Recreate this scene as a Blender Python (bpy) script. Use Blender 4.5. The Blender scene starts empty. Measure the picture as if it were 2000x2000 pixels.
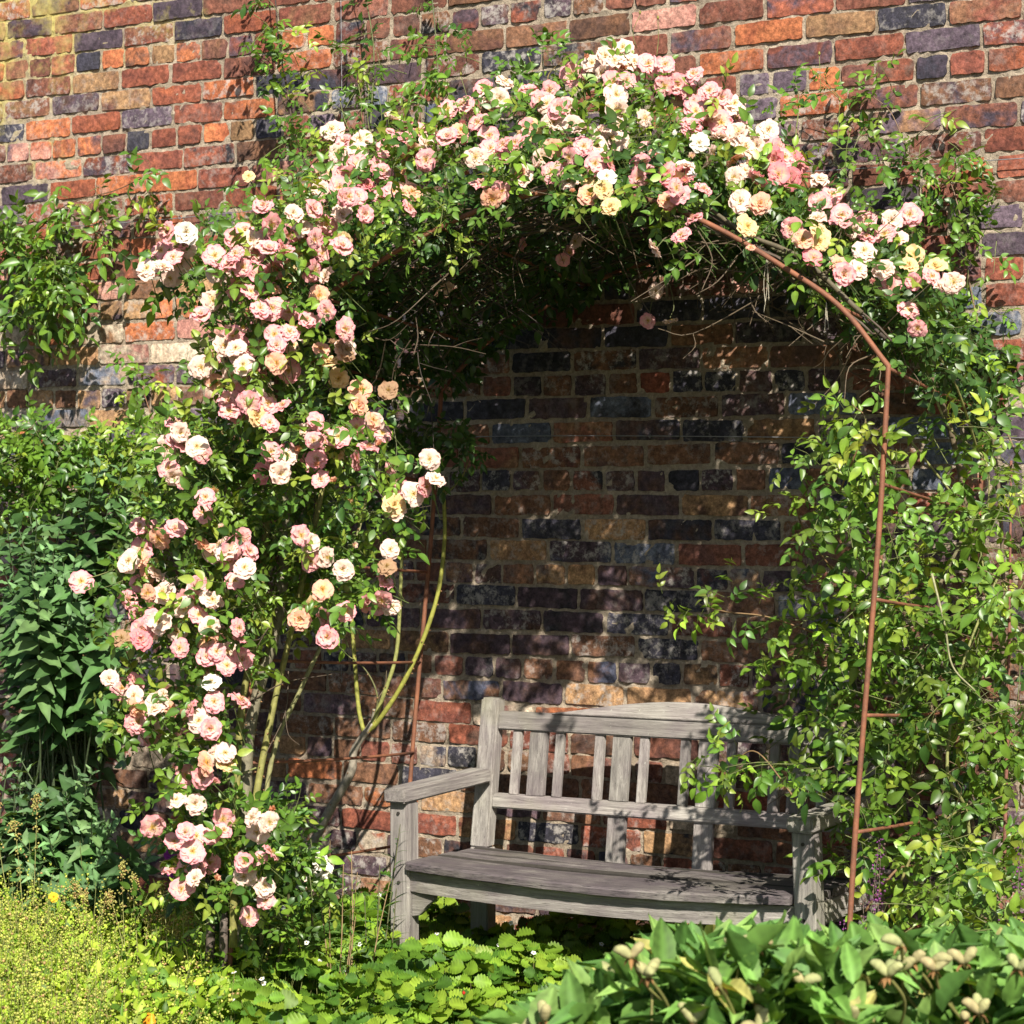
import bpy, bmesh, math, random
import numpy as np
from mathutils import Vector, Matrix

rnd = random.Random(7)
rng = np.random.default_rng(7)
S = bpy.context.scene
COL = S.collection

# ------------------------------------------------------------------ camera
F_PX, V0, D, H = 4600.0, 950.0, 6.8, 1.58       # focal length in px of the 2000 px photo, horizon row, wall distance, eye height
TH = math.radians(30)
CAM = np.array([0.0, -D, H])
FW = np.array([-math.sin(TH), math.cos(TH), 0.0])
RT = np.array([math.cos(TH), math.sin(TH), 0.0])
UP = np.array([0.0, 0.0, 1.0])
cd = bpy.data.cameras.new('camera')
cam = bpy.data.objects.new('camera', cd); COL.objects.link(cam)
cam.location = CAM
cam.rotation_euler = (math.radians(90), 0, TH)
cd.sensor_width = 36; cd.lens = 36 * F_PX / 2000
cd.shift_y = -(1000 - V0) / 2000
cd.clip_start = 0.1; cd.clip_end = 500
cd.dof.use_dof = True; cd.dof.focus_distance = 6.9; cd.dof.aperture_fstop = 9
S.camera = cam

# ------------------------------------------------------------------ sky, sun, exposure
SUN_AZ, SUN_EL = math.radians(40), math.radians(40)   # az: to the right of the wall's outward normal
SD = Vector((math.sin(SUN_AZ) * math.cos(SUN_EL), -math.cos(SUN_AZ) * math.cos(SUN_EL), math.sin(SUN_EL)))
w = bpy.data.worlds.new('World'); S.world = w; w.use_nodes = True
nt = w.node_tree
sky = nt.nodes.new('ShaderNodeTexSky'); sky.sky_type = 'NISHITA'; sky.sun_disc = False
sky.sun_elevation = SUN_EL; sky.sun_rotation = math.atan2(SD.x, SD.y)
bg = nt.nodes['Background']; bg.inputs[1].default_value = 0.062
nt.links.new(sky.outputs[0], bg.inputs[0])
sl = bpy.data.lights.new('sun', 'SUN'); sl.energy = 5.0; sl.angle = math.radians(0.5); sl.color = (1, .94, .84)
so = bpy.data.objects.new('sun', sl); COL.objects.link(so)
so.rotation_euler = SD.to_track_quat('Z', 'Y').to_euler()
S.view_settings.view_transform = 'Standard'; S.view_settings.look = 'None'
S.view_settings.exposure = 0.80; S.view_settings.gamma = 1
S.cycles.max_bounces = 6; S.cycles.diffuse_bounces = 3; S.cycles.transmission_bounces = 4
S.cycles.use_denoising = True

# ------------------------------------------------------------------ geometry of the place
def c2w(x, y, z):                      # camera frame (right, up, forward) -> world
    return CAM + x * RT + y * UP + z * FW
def ray(u, v):
    return FW + (u - 1000) / F_PX * RT + (V0 - v) / F_PX * UP
def at(u, v, d):                       # point seen at (u, v) standing d metres in front of the wall
    r = ray(u, v); return CAM + r * ((D - d) / r[1])
def gnd(u, v):
    r = ray(u, v); return CAM + r * (-H / r[2])
# arch frame: n runs from the front hoop to the rear one, g up the leaning posts, a along the width
AN, AG, AA = (.456, -.083, 1.0), (.075, 1.0, .049), (1.0, -.053, -.46)
def rot(v): return v[0] * RT + v[1] * UP + v[2] * FW
N_, G_, A_ = rot(AN), rot(AG), rot(AA)
A0 = c2w(.954, .305, 5.97)             # right front shoulder of the arch
AL = .955
def arch(a, b, q):                     # a to the left from the right post, b up from the shoulder, q 0 front..1 rear
    return A0 - a * A_ + b * G_ + q * AL * N_
def at_q(u, v, q):                     # point seen at (u, v) on the plane q of the arch
    r = ray(u, v); p0 = arch(0, 0, q); n = N_
    return CAM + r * (np.dot(p0 - CAM, n) / np.dot(r, n))
def unit(v):
    v = np.asarray(v, float); return v / (np.linalg.norm(v, axis=-1, keepdims=True) + 1e-9)
SUNV = np.array(SD)

# ------------------------------------------------------------------ object helpers
def tag(o, label=None, cat=None, group=None, kind=None):
    if label: o['label'] = label
    if cat: o['category'] = cat
    if group: o['group'] = group
    if kind: o['kind'] = kind
    return o
def empty(name, loc, label, cat, group=None, kind=None):
    o = bpy.data.objects.new(name, None); COL.objects.link(o)
    o.location = tuple(loc); o.empty_display_size = .1
    return tag(o, label, cat, group, kind)

class MC:
    """collects vertices / polygons / colours, builds ONE mesh object"""
    def __init__(s): s.v = []; s.l = []; s.n = []; s.c = []; s.k = 0
    def add(s, v, loops, sizes, col=None):
        v = np.asarray(v, float).reshape(-1, 3)
        s.v.append(v); s.l.append(np.asarray(loops, np.int64) + s.k); s.n.append(np.asarray(sizes, np.int64))
        if col is None: col = (1, 1, 1)
        col = np.asarray(col, float)
        if col.ndim == 1: col = np.tile(col, (len(v), 1))
        s.c.append(col); s.k += len(v)
    def mesh(s, name, mats, smooth=True):
        me = bpy.data.meshes.new(name)
        v = np.concatenate(s.v); l = np.concatenate(s.l); n = np.concatenate(s.n); c = np.concatenate(s.c)
        me.vertices.add(len(v)); me.vertices.foreach_set('co', v.ravel())
        me.loops.add(len(l)); me.loops.foreach_set('vertex_index', l.astype(np.int32))
        me.polygons.add(len(n))
        st = np.concatenate([[0], np.cumsum(n)[:-1]]).astype(np.int32)
        me.polygons.foreach_set('loop_start', st); me.polygons.foreach_set('loop_total', n.astype(np.int32))
        me.polygons.foreach_set('use_smooth', np.full(len(n), smooth))
        me.update(calc_edges=True); me.validate()
        a = me.attributes.new('col', 'FLOAT_COLOR', 'POINT')
        a.data.foreach_set('color', np.concatenate([c, np.ones((len(c), 1))], 1).ravel().astype(np.float32))
        for m in (mats if isinstance(mats, list) else [mats]): me.materials.append(m)
        return me
    def build(s, name, mats, parent=None, smooth=True, kind=None):
        o = bpy.data.objects.new(name, s.mesh(name, mats, smooth)); COL.objects.link(o)
        if parent is not None:
            o.parent = parent
            o.matrix_parent_inverse = Matrix.Translation(-Vector(parent.location))
        if kind: o['kind'] = kind
        return o

class Tmpl:
    def __init__(s, v, faces, w=None):
        s.v = np.array(v, float); s.l = np.concatenate([np.array(f) for f in faces]); s.n = np.array([len(f) for f in faces])
        s.w = np.ones(len(s.v)) if w is None else np.array(w, float)
def frame(y, z):
    """rotation matrices (M,3,3) with columns x,y,z; y = along, z ~ normal"""
    y = unit(y); x = unit(np.cross(y, z)); z = np.cross(x, y)
    return np.stack([x, y, z], -1)
def stamp(mc, t, R, pos, scale, col):
    """M copies of template t; col (M,3) times the per-vertex weight, or (M,nv,3)"""
    M = len(pos); nv = len(t.v)
    sc = np.asarray(scale, float)
    if sc.ndim == 1: sc = np.repeat(sc[:, None], 3, 1)
    vv = t.v[None] * sc[:, None, :]
    vv = np.einsum('mij,mkj->mki', R, vv) + pos[:, None, :]
    L = (t.l[None] + (np.arange(M) * nv)[:, None]).ravel()
    col = np.asarray(col, float)
    if col.ndim == 2: col = col[:, None, :] * t.w[None, :, None]
    mc.add(vv.reshape(-1, 3), L, np.tile(t.n, M), np.clip(col, 0, 1).reshape(-1, 3))

def tube(mc, pts, r0, r1=None, sides=6, col=(1, 1, 1), knobs=0, cap=True):
    pts = np.asarray(pts, float); n = len(pts)
    r1 = r0 if r1 is None else r1
    rad = np.linspace(r0, r1, n) if np.isscalar(r0) else np.asarray(r0)
    if knobs: rad = rad * (1 + knobs * rng.normal(0, 1, n))
    tg = unit(np.gradient(pts, axis=0))
    ref = np.array([0.3, 1, .2]) if abs(tg[0][2]) > .6 else np.array([0.1, .2, 1.0])
    x = unit(np.cross(tg, ref)); y = np.cross(tg, x)
    an = np.arange(sides) * 2 * math.pi / sides
    v = pts[:, None, :] + rad[:, None, None] * (np.cos(an)[None, :, None] * x[:, None, :] + np.sin(an)[None, :, None] * y[:, None, :])
    f = []
    for i in range(n - 1):
        for j in range(sides):
            k = (j + 1) % sides
            f += [i * sides + j, i * sides + k, (i + 1) * sides + k, (i + 1) * sides + j]
    sz = [4] * ((n - 1) * sides)
    if cap:
        f += list(range(sides))[::-1] + list(range((n - 1) * sides, n * sides)); sz += [sides, sides]
    mc.add(v.reshape(-1, 3), f, sz, col)
def thorns(mc, pts, r, step=.035, col=(.30, .16, .07)):
    pts = np.asarray(pts); seg = np.linalg.norm(np.diff(pts, axis=0), axis=1); cum = np.concatenate([[0], np.cumsum(seg)])
    n = max(1, int(cum[-1] / step)); t = np.sort(rng.uniform(0, cum[-1], n))
    q = np.stack([np.interp(t, cum, pts[:, a]) for a in range(3)], -1); d = rng.normal(0, 1, (n, 3)) * [1, 1, .3]
    d[:, 2] -= .3; d = unit(d); q = q + d * r * .8
    stamp(mc, SEED, frame(d, rng.normal(0, 1, (n, 3))), q, np.tile([[.004, .010, .006]], (n, 1)), np.tile([col], (n, 1)))
def spline(P, n=8):
    """Catmull-Rom through the points"""
    P = [np.asarray(p, float) for p in P]
    P = [2 * P[0] - P[1]] + P + [2 * P[-1] - P[-2]]
    out = []
    for i in range(1, len(P) - 2):
        for t in np.linspace(0, 1, n, endpoint=False):
            a, b, c, d = P[i - 1], P[i], P[i + 1], P[i + 2]
            out.append(.5 * ((2 * b) + (-a + c) * t + (2 * a - 5 * b + 4 * c - d) * t * t + (-a + 3 * b - 3 * c + d) * t ** 3))
    out.append(P[-2]); return np.array(out)

# ------------------------------------------------------------------ materials
def newmat(name):
    m = bpy.data.materials.new(name); m.use_nodes = True
    t = m.node_tree; return m, t, t.nodes['Principled BSDF']
def node(t, kind, **kw):
    n = t.nodes.new(kind)
    for k, v in kw.items():
        if k in ('operation', 'blend_type', 'data_type', 'attribute_name', 'feature', 'noise_dimensions', 'interpolation_type', 'clamp'): setattr(n, k, v)
        else: n.inputs[k].default_value = v
    return n
def noise(t, vec, scale, detail=4, rough=.6, dist=0):
    n = t.nodes.new('ShaderNodeTexNoise'); n.inputs['Scale'].default_value = scale
    n.inputs['Detail'].default_value = detail; n.inputs['Roughness'].default_value = rough; n.inputs['Distortion'].default_value = dist
    if vec is not None: t.links.new(vec, n.inputs['Vector'])
    return n.outputs['Fac']
def ramp(t, fac, stops):
    r = t.nodes.new('ShaderNodeValToRGB'); t.links.new(fac, r.inputs[0])
    e = r.color_ramp.elements
    while len(e) < len(stops): e.new(.5)
    for k, (p, c) in enumerate(stops):
        e[k].position = p; e[k].color = (c, c, c, 1) if np.isscalar(c) else (*c, 1)
    return r.outputs[0]
def mix(t, fac, a, b, mode='MIX'):
    m = t.nodes.new('ShaderNodeMix'); m.data_type = 'RGBA'; m.blend_type = mode
    if hasattr(fac, 'is_output'): t.links.new(fac, m.inputs[0])
    else: m.inputs[0].default_value = fac
    for s_, x in ((6, a), (7, b)):
        if hasattr(x, 'is_output'): t.links.new(x, m.inputs[s_])
        else: m.inputs[s_].default_value = (*x, 1) if len(x) == 3 else x
    return m.outputs[2]
def math_(t, op, a, b=0, c=0):
    m = t.nodes.new('ShaderNodeMath'); m.operation = op
    for k, x in enumerate((a, b, c)):
        if hasattr(x, 'is_output'): t.links.new(x, m.inputs[k])
        else: m.inputs[k].default_value = x
    return m.outputs[0]
def bump(t, p, h, strength, dist):
    b = t.nodes.new('ShaderNodeBump'); b.inputs['Strength'].default_value = strength; b.inputs['Distance'].default_value = dist
    t.links.new(h, b.inputs['Height']); t.links.new(b.outputs[0], p.inputs['Normal'])

def leaf_mat(name, rough=.42, trans=.32, spec=.5, vary=.3, nscale=26, glow=(1.4, 1.22, .32)):
    m, t, p = newmat(name)
    at_ = node(t, 'ShaderNodeAttribute', attribute_name='col')
    geo = t.nodes.new('ShaderNodeNewGeometry')
    nz = noise(t, geo.outputs['Position'], nscale, 3, .6)
    v = ramp(t, nz, [(.3, 1 - vary), (.7, 1 + vary * .5)])
    c = mix(t, 1.0, at_.outputs['Color'], v, 'MULTIPLY')
    t.links.new(c, p.inputs['Base Color'])
    p.inputs['Roughness'].default_value = rough; p.inputs['Specular IOR Level'].default_value = spec
    tr = t.nodes.new('ShaderNodeBsdfTranslucent')
    tc = mix(t, 1.0, c, (*glow, 1), 'MULTIPLY'); t.links.new(tc, tr.inputs[0])
    ms = t.nodes.new('ShaderNodeMixShader'); ms.inputs[0].default_value = trans
    t.links.new(p.outputs[0], ms.inputs[1]); t.links.new(tr.outputs[0], ms.inputs[2])
    t.links.new(ms.outputs[0], t.nodes['Material Output'].inputs[0])
    return m
M_LEAF = leaf_mat('rose_leaf', .38, .30)
M_SOFT = leaf_mat('downy_leaf', .6, .18, .3)
M_HERB = leaf_mat('herb_leaf', .5, .34, .35, .25)
M_PEONY = leaf_mat('peony_leaf', .58, .24, .3, .22, 14)
M_PETAL = leaf_mat('petal', .65, .30, .2, .04, 60, (1, .96, .9))
M_POD = leaf_mat('pod_skin', .8, .08, .2, .15, 40, (1, 1, 1))

def cane_mat(name, rough=.7):
    m, t, p = newmat(name)
    a = node(t, 'ShaderNodeAttribute', attribute_name='col')
    geo = t.nodes.new('ShaderNodeNewGeometry')
    nz = noise(t, geo.outputs['Position'], 60, 5, .7)
    c = mix(t, 1.0, a.outputs['Color'], ramp(t, nz, [(.3, .55), (.7, 1.25)]), 'MULTIPLY')
    t.links.new(c, p.inputs['Base Color']); p.inputs['Roughness'].default_value = rough
    bump(t, p, nz, .5, .003)
    return m
M_CANE = cane_mat('cane_bark')

def rust_mat():
    m, t, p = newmat('rusted_iron')
    tc = t.nodes.new('ShaderNodeTexCoord')
    n1 = noise(t, tc.outputs['Object'], 18, 6, .65); n2 = noise(t, tc.outputs['Object'], 160, 4, .7)
    c = ramp(t, n1, [(.3, (.055, .024, .016)), (.5, (.17, .058, .028)), (.7, (.30, .105, .045))])
    c = mix(t, math_(t, 'MULTIPLY', n2, .5), c, (.34, .16, .09))
    t.links.new(c, p.inputs['Base Color']); p.inputs['Roughness'].default_value = .72; p.inputs['Metallic'].default_value = .15
    bump(t, p, n2, .5, .002); return m
M_RUST = rust_mat()

def wood_mat(axis, dark=0.0):
    m, t, p = newmat('weathered_oak_' + axis + ('_worn' if dark else ''))
    tc = t.nodes.new('ShaderNodeTexCoord'); mp = t.nodes.new('ShaderNodeMapping')
    sc = {'x': (2.2, 42, 42), 'y': (42, 2.2, 42), 'z': (42, 42, 2.2)}[axis]
    mp.inputs['Scale'].default_value = sc; t.links.new(tc.outputs['Object'], mp.inputs[0])
    g = noise(t, mp.outputs[0], 1.6, 8, .72, .4)
    g2 = noise(t, mp.outputs[0], 6.5, 5, .75, .2)
    big = noise(t, tc.outputs['Object'], 5.5, 4, .6); sp = noise(t, tc.outputs['Object'], 70, 4, .7)
    c = ramp(t, g, [(.25, (.09, .08, .072)), (.5, (.285, .262, .232)), (.70, (.49, .46, .405))])
    c = mix(t, ramp(t, big, [(.40, 0.0), (.68, .75 if dark else .5)]), c, (.15, .105, .13))        # purplish weathering
    c = mix(t, ramp(t, g2, [(.5, 0.0), (.58, .0), (.66, .75)]), c, (.06, .05, .045))                # open grain cracks
    b2 = noise(t, tc.outputs['Object'], 3.1, 3, .5)
    c = mix(t, ramp(t, b2, [(.52, 0.0), (.7, .55)]), c, (.30, .30, .17))                          # green algae film
    c = mix(t, ramp(t, sp, [(.66, 0.0), (.72, .8)]), c, (.5, .5, .42))                            # lichen specks
    oi = t.nodes.new('ShaderNodeObjectInfo')
    c = mix(t, 1.0, c, ramp(t, oi.outputs['Random'], [(0, .70), (1, 1.18)]), 'MULTIPLY')
    if dark:
        c = mix(t, 1.0, c, (.78, .76, .76), 'MULTIPLY')
        c = mix(t, ramp(t, big, [(.35, .25), (.6, .7)]), c, (.085, .068, .075))
        c = mix(t, ramp(t, g2, [(.52, 0.0), (.6, .85)]), c, (.025, .022, .022))
        c = mix(t, ramp(t, g, [(.58, 0.0), (.7, .6)]), c, (.40, .37, .34))
    t.links.new(c, p.inputs['Base Color']); p.inputs['Roughness'].default_value = .85
    bump(t, p, math_(t, 'ADD', g, math_(t, 'MULTIPLY', g2, .7)), .8, .004); return m
WX, WY, WZ, WXD = wood_mat('x'), wood_mat('y'), wood_mat('z'), wood_mat('x', 1)

def brick_mat():
    m, t, p = newmat('old_brick')
    A = node(t, 'ShaderNodeAttribute', attribute_name='col'); B = node(t, 'ShaderNodeAttribute', attribute_name='colb')
    O = node(t, 'ShaderNodeAttribute', attribute_name='off')
    tc = t.nodes.new('ShaderNodeTexCoord')
    va = t.nodes.new('ShaderNodeVectorMath'); va.operation = 'ADD'
    t.links.new(tc.outputs['Object'], va.inputs[0]); t.links.new(O.outputs['Vector'], va.inputs[1])
    n1 = noise(t, va.outputs[0], 11, 4, .6, .6); n2 = noise(t, va.outputs[0], 55, 6, .7); n3 = noise(t, va.outputs[0], 230, 3, .7)
    n5 = noise(t, va.outputs[0], 30, 6, .75, .1)
    c = mix(t, ramp(t, n1, [(.44, 0.0), (.62, 1.0)]), A.outputs['Color'], B.outputs['Color'])
    c = mix(t, 1.0, c, ramp(t, n2, [(.30, .32), (.5, .95), (.70, 1.75)]), 'MULTIPLY')
    c = mix(t, 1.0, c, ramp(t, n3, [(.3, .7), (.7, 1.25)]), 'MULTIPLY')
    wf = node(t, 'ShaderNodeAttribute', attribute_name='wht')
    wm = math_(t, 'MULTIPLY', ramp(t, n5, [(.50, 0.0), (.62, .75)]), wf.outputs['Fac'])
    c = mix(t, wm, c, (.46, .42, .38))                                                             # efflorescence
    c = mix(t, ramp(t, n3, [(.72, 0.0), (.77, .65)]), c, (.42, .38, .32))                          # mortar specks
    # yellow lichen on the far upper left of the wall
    sx = t.nodes.new('ShaderNodeSeparateXYZ'); t.links.new(tc.outputs['Object'], sx.inputs[0])
    lx = math_(t, 'MULTIPLY_ADD', sx.outputs['X'], -.62, -3.30); lz = math_(t, 'MULTIPLY_ADD', sx.outputs['Z'], 1.1, -3.22)
    ln = noise(t, tc.outputs['Object'], 4.5, 6, .7)
    lm = math_(t, 'ADD', math_(t, 'ADD', lx, lz), math_(t, 'MULTIPLY_ADD', ln, 4.2, -2.1))
    lmask = ramp(t, math_(t, 'MULTIPLY_ADD', lm, .62, .02), [(.45, 0.0), (.95, .72)])
    lc = ramp(t, noise(t, tc.outputs['Object'], 30, 4, .6), [(.3, (.24, .19, .05)), (.5, (.52, .43, .12)), (.7, (.62, .56, .22))])
    c = mix(t, lmask, c, lc)
    t.links.new(c, p.inputs['Base Color']); p.inputs['Roughness'].default_value = .88; p.inputs['Specular IOR Level'].default_value = .3
    h = math_(t, 'ADD', math_(t, 'MULTIPLY', n2, 1.4), math_(t, 'MULTIPLY', n3, .6))
    bump(t, p, h, .6, .003); return m
def mortar_mat():
    m, t, p = newmat('lime_mortar')
    tc = t.nodes.new('ShaderNodeTexCoord')
    n1 = noise(t, tc.outputs['Object'], 3.5, 5, .6); n2 = noise(t, tc.outputs['Object'], 90, 5, .75); n3 = noise(t, tc.outputs['Object'], 300, 3, .7)
    c = ramp(t, n1, [(.3, (.30, .235, .165)), (.7, (.50, .415, .31))])
    c = mix(t, 1.0, c, ramp(t, n2, [(.3, .55), (.7, 1.3)]), 'MULTIPLY')
    c = mix(t, ramp(t, n3, [(.62, 0.0), (.7, .6)]), c, (.14, .11, .085))
    sx = t.nodes.new('ShaderNodeSeparateXYZ'); t.links.new(tc.outputs['Object'], sx.inputs[0])
    lx = math_(t, 'MULTIPLY_ADD', sx.outputs['X'], -.62, -3.30); lz = math_(t, 'MULTIPLY_ADD', sx.outputs['Z'], 1.1, -3.22)
    ln = noise(t, tc.outputs['Object'], 4.5, 6, .7)
    lm = math_(t, 'ADD', math_(t, 'ADD', lx, lz), math_(t, 'MULTIPLY_ADD', ln, 2.4, -1.05))
    c = mix(t, ramp(t, math_(t, 'MULTIPLY_ADD', lm, .70, .07), [(.42, 0.0), (.85, .80)]), c, (.56, .47, .13))
    t.links.new(c, p.inputs['Base Color']); p.inputs['Roughness'].default_value = .95
    bump(t, p, math_(t, 'ADD', n2, math_(t, 'MULTIPLY', n3, .5)), 1.0, .007); return m
def soil_mat():
    m, t, p = newmat('garden_soil')
    tc = t.nodes.new('ShaderNodeTexCoord')
    n1 = noise(t, tc.outputs['Object'], 2.5, 6, .6); n2 = noise(t, tc.outputs['Object'], 45, 6, .75)
    c = ramp(t, n1, [(.3, (.05, .034, .022)), (.7, (.12, .085, .055))])
    c = mix(t, 1.0, c, ramp(t, n2, [(.3, .5), (.7, 1.5)]), 'MULTIPLY')
    t.links.new(c, p.inputs['Base Color']); p.inputs['Roughness'].default_value = .95
    bump(t, p, n2, 1.0, .03); return m
def plain_mat(name, c, rough=.6, metal=0):
    m, t, p = newmat(name)
    tc = t.nodes.new('ShaderNodeTexCoord'); n = noise(t, tc.outputs['Object'], 80, 4, .6)
    cc = mix(t, 1.0, (*c, 1), ramp(t, n, [(.3, .75), (.7, 1.15)]), 'MULTIPLY')
    t.links.new(cc, p.inputs['Base Color']); p.inputs['Roughness'].default_value = rough; p.inputs['Metallic'].default_value = metal
    return m

# ------------------------------------------------------------------ ground
def build_ground():
    def sheet(x0, x1, y0, y1, nx, ny, amp):
        X, Y = np.meshgrid(np.linspace(x0, x1, nx), np.linspace(y0, y1, ny))
        Z = amp * (np.sin(X * 7.1 + 1) * np.cos(Y * 6.3) + .6 * np.sin(X * 17 + Y * 13)) + amp * .5 * rng.normal(0, 1, X.shape)
        e = np.ones_like(X); e[0] = e[-1] = 0; e[:, 0] = e[:, -1] = 0
        return np.stack([X, Y, Z * e], -1).reshape(-1, 3)
    mc = MC(); nx, ny = 241, 121
    v = sheet(-8, 1, -5.5, .05, nx, ny, .008)
    i, j = np.meshgrid(np.arange(nx - 1), np.arange(ny - 1)); a = (j * nx + i).ravel()
    mc.add(v, np.stack([a, a + 1, a + nx + 1, a + nx], -1).ravel(), [4] * len(a))
    B = 150.0                                    # the ring round the fine patch, out to the horizon
    o = [(-B, -B), (B, -B), (B, B), (-B, B)]; q = [(-8, -5.5), (1, -5.5), (1, .05), (-8, .05)]
    mc.add([(x, y, 0) for x, y in o + q], [0, 1, 5, 4, 1, 2, 6, 5, 2, 3, 7, 6, 3, 0, 4, 7], [4] * 4)
    tag(mc.build('ground', soil_mat()), kind='structure')
build_ground()

# ------------------------------------------------------------------ brick wall
CH, SP = .078, .2345
def wall_x(u):
    t = (u - 1000) / F_PX; return D * (-.5 + .8660254 * t) / (.8660254 + .5 * t)
def wall_uv(X, Z):
    p = np.array([X, 0, Z]) - CAM; z = p @ FW; return 1000 + F_PX * (p @ RT) / z, V0 - F_PX * p[2] / z
PHASE = {4: 1182.7, 3: 1149, 2: 1199, 1: 1136, 0: 1177, -1: 1202, -2: 1138, -3: 1192, -4: 1165, -5: 1129, -6: 1179, -7: 1240, -8: 1207, -9: 1223}
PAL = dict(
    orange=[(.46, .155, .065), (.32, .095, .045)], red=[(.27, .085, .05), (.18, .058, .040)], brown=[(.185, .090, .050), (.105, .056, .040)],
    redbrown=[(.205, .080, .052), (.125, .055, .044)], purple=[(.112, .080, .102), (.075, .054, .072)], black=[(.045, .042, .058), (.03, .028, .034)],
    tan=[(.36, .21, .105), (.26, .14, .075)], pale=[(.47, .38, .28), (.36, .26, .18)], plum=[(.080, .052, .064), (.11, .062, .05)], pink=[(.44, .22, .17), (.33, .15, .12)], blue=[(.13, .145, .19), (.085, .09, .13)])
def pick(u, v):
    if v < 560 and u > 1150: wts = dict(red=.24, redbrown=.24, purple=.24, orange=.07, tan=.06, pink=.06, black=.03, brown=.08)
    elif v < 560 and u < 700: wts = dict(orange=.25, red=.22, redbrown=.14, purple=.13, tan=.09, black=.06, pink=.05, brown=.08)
    elif v < 400: wts = dict(redbrown=.27, brown=.33, black=.2, red=.08, blue=.03, plum=.14)  # darker mix puts the shade above the crown into the brick colours
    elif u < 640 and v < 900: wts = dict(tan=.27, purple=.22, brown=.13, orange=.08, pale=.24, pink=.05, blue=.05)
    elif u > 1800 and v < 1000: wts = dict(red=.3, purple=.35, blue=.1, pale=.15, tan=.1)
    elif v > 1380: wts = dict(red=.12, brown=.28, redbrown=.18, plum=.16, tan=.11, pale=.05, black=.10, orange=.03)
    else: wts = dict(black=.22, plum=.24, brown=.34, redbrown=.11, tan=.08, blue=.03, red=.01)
    r = rnd.random() * sum(wts.values())
    for k, x in wts.items():
        r -= x
        if r <= 0: return k
    return k
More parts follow.
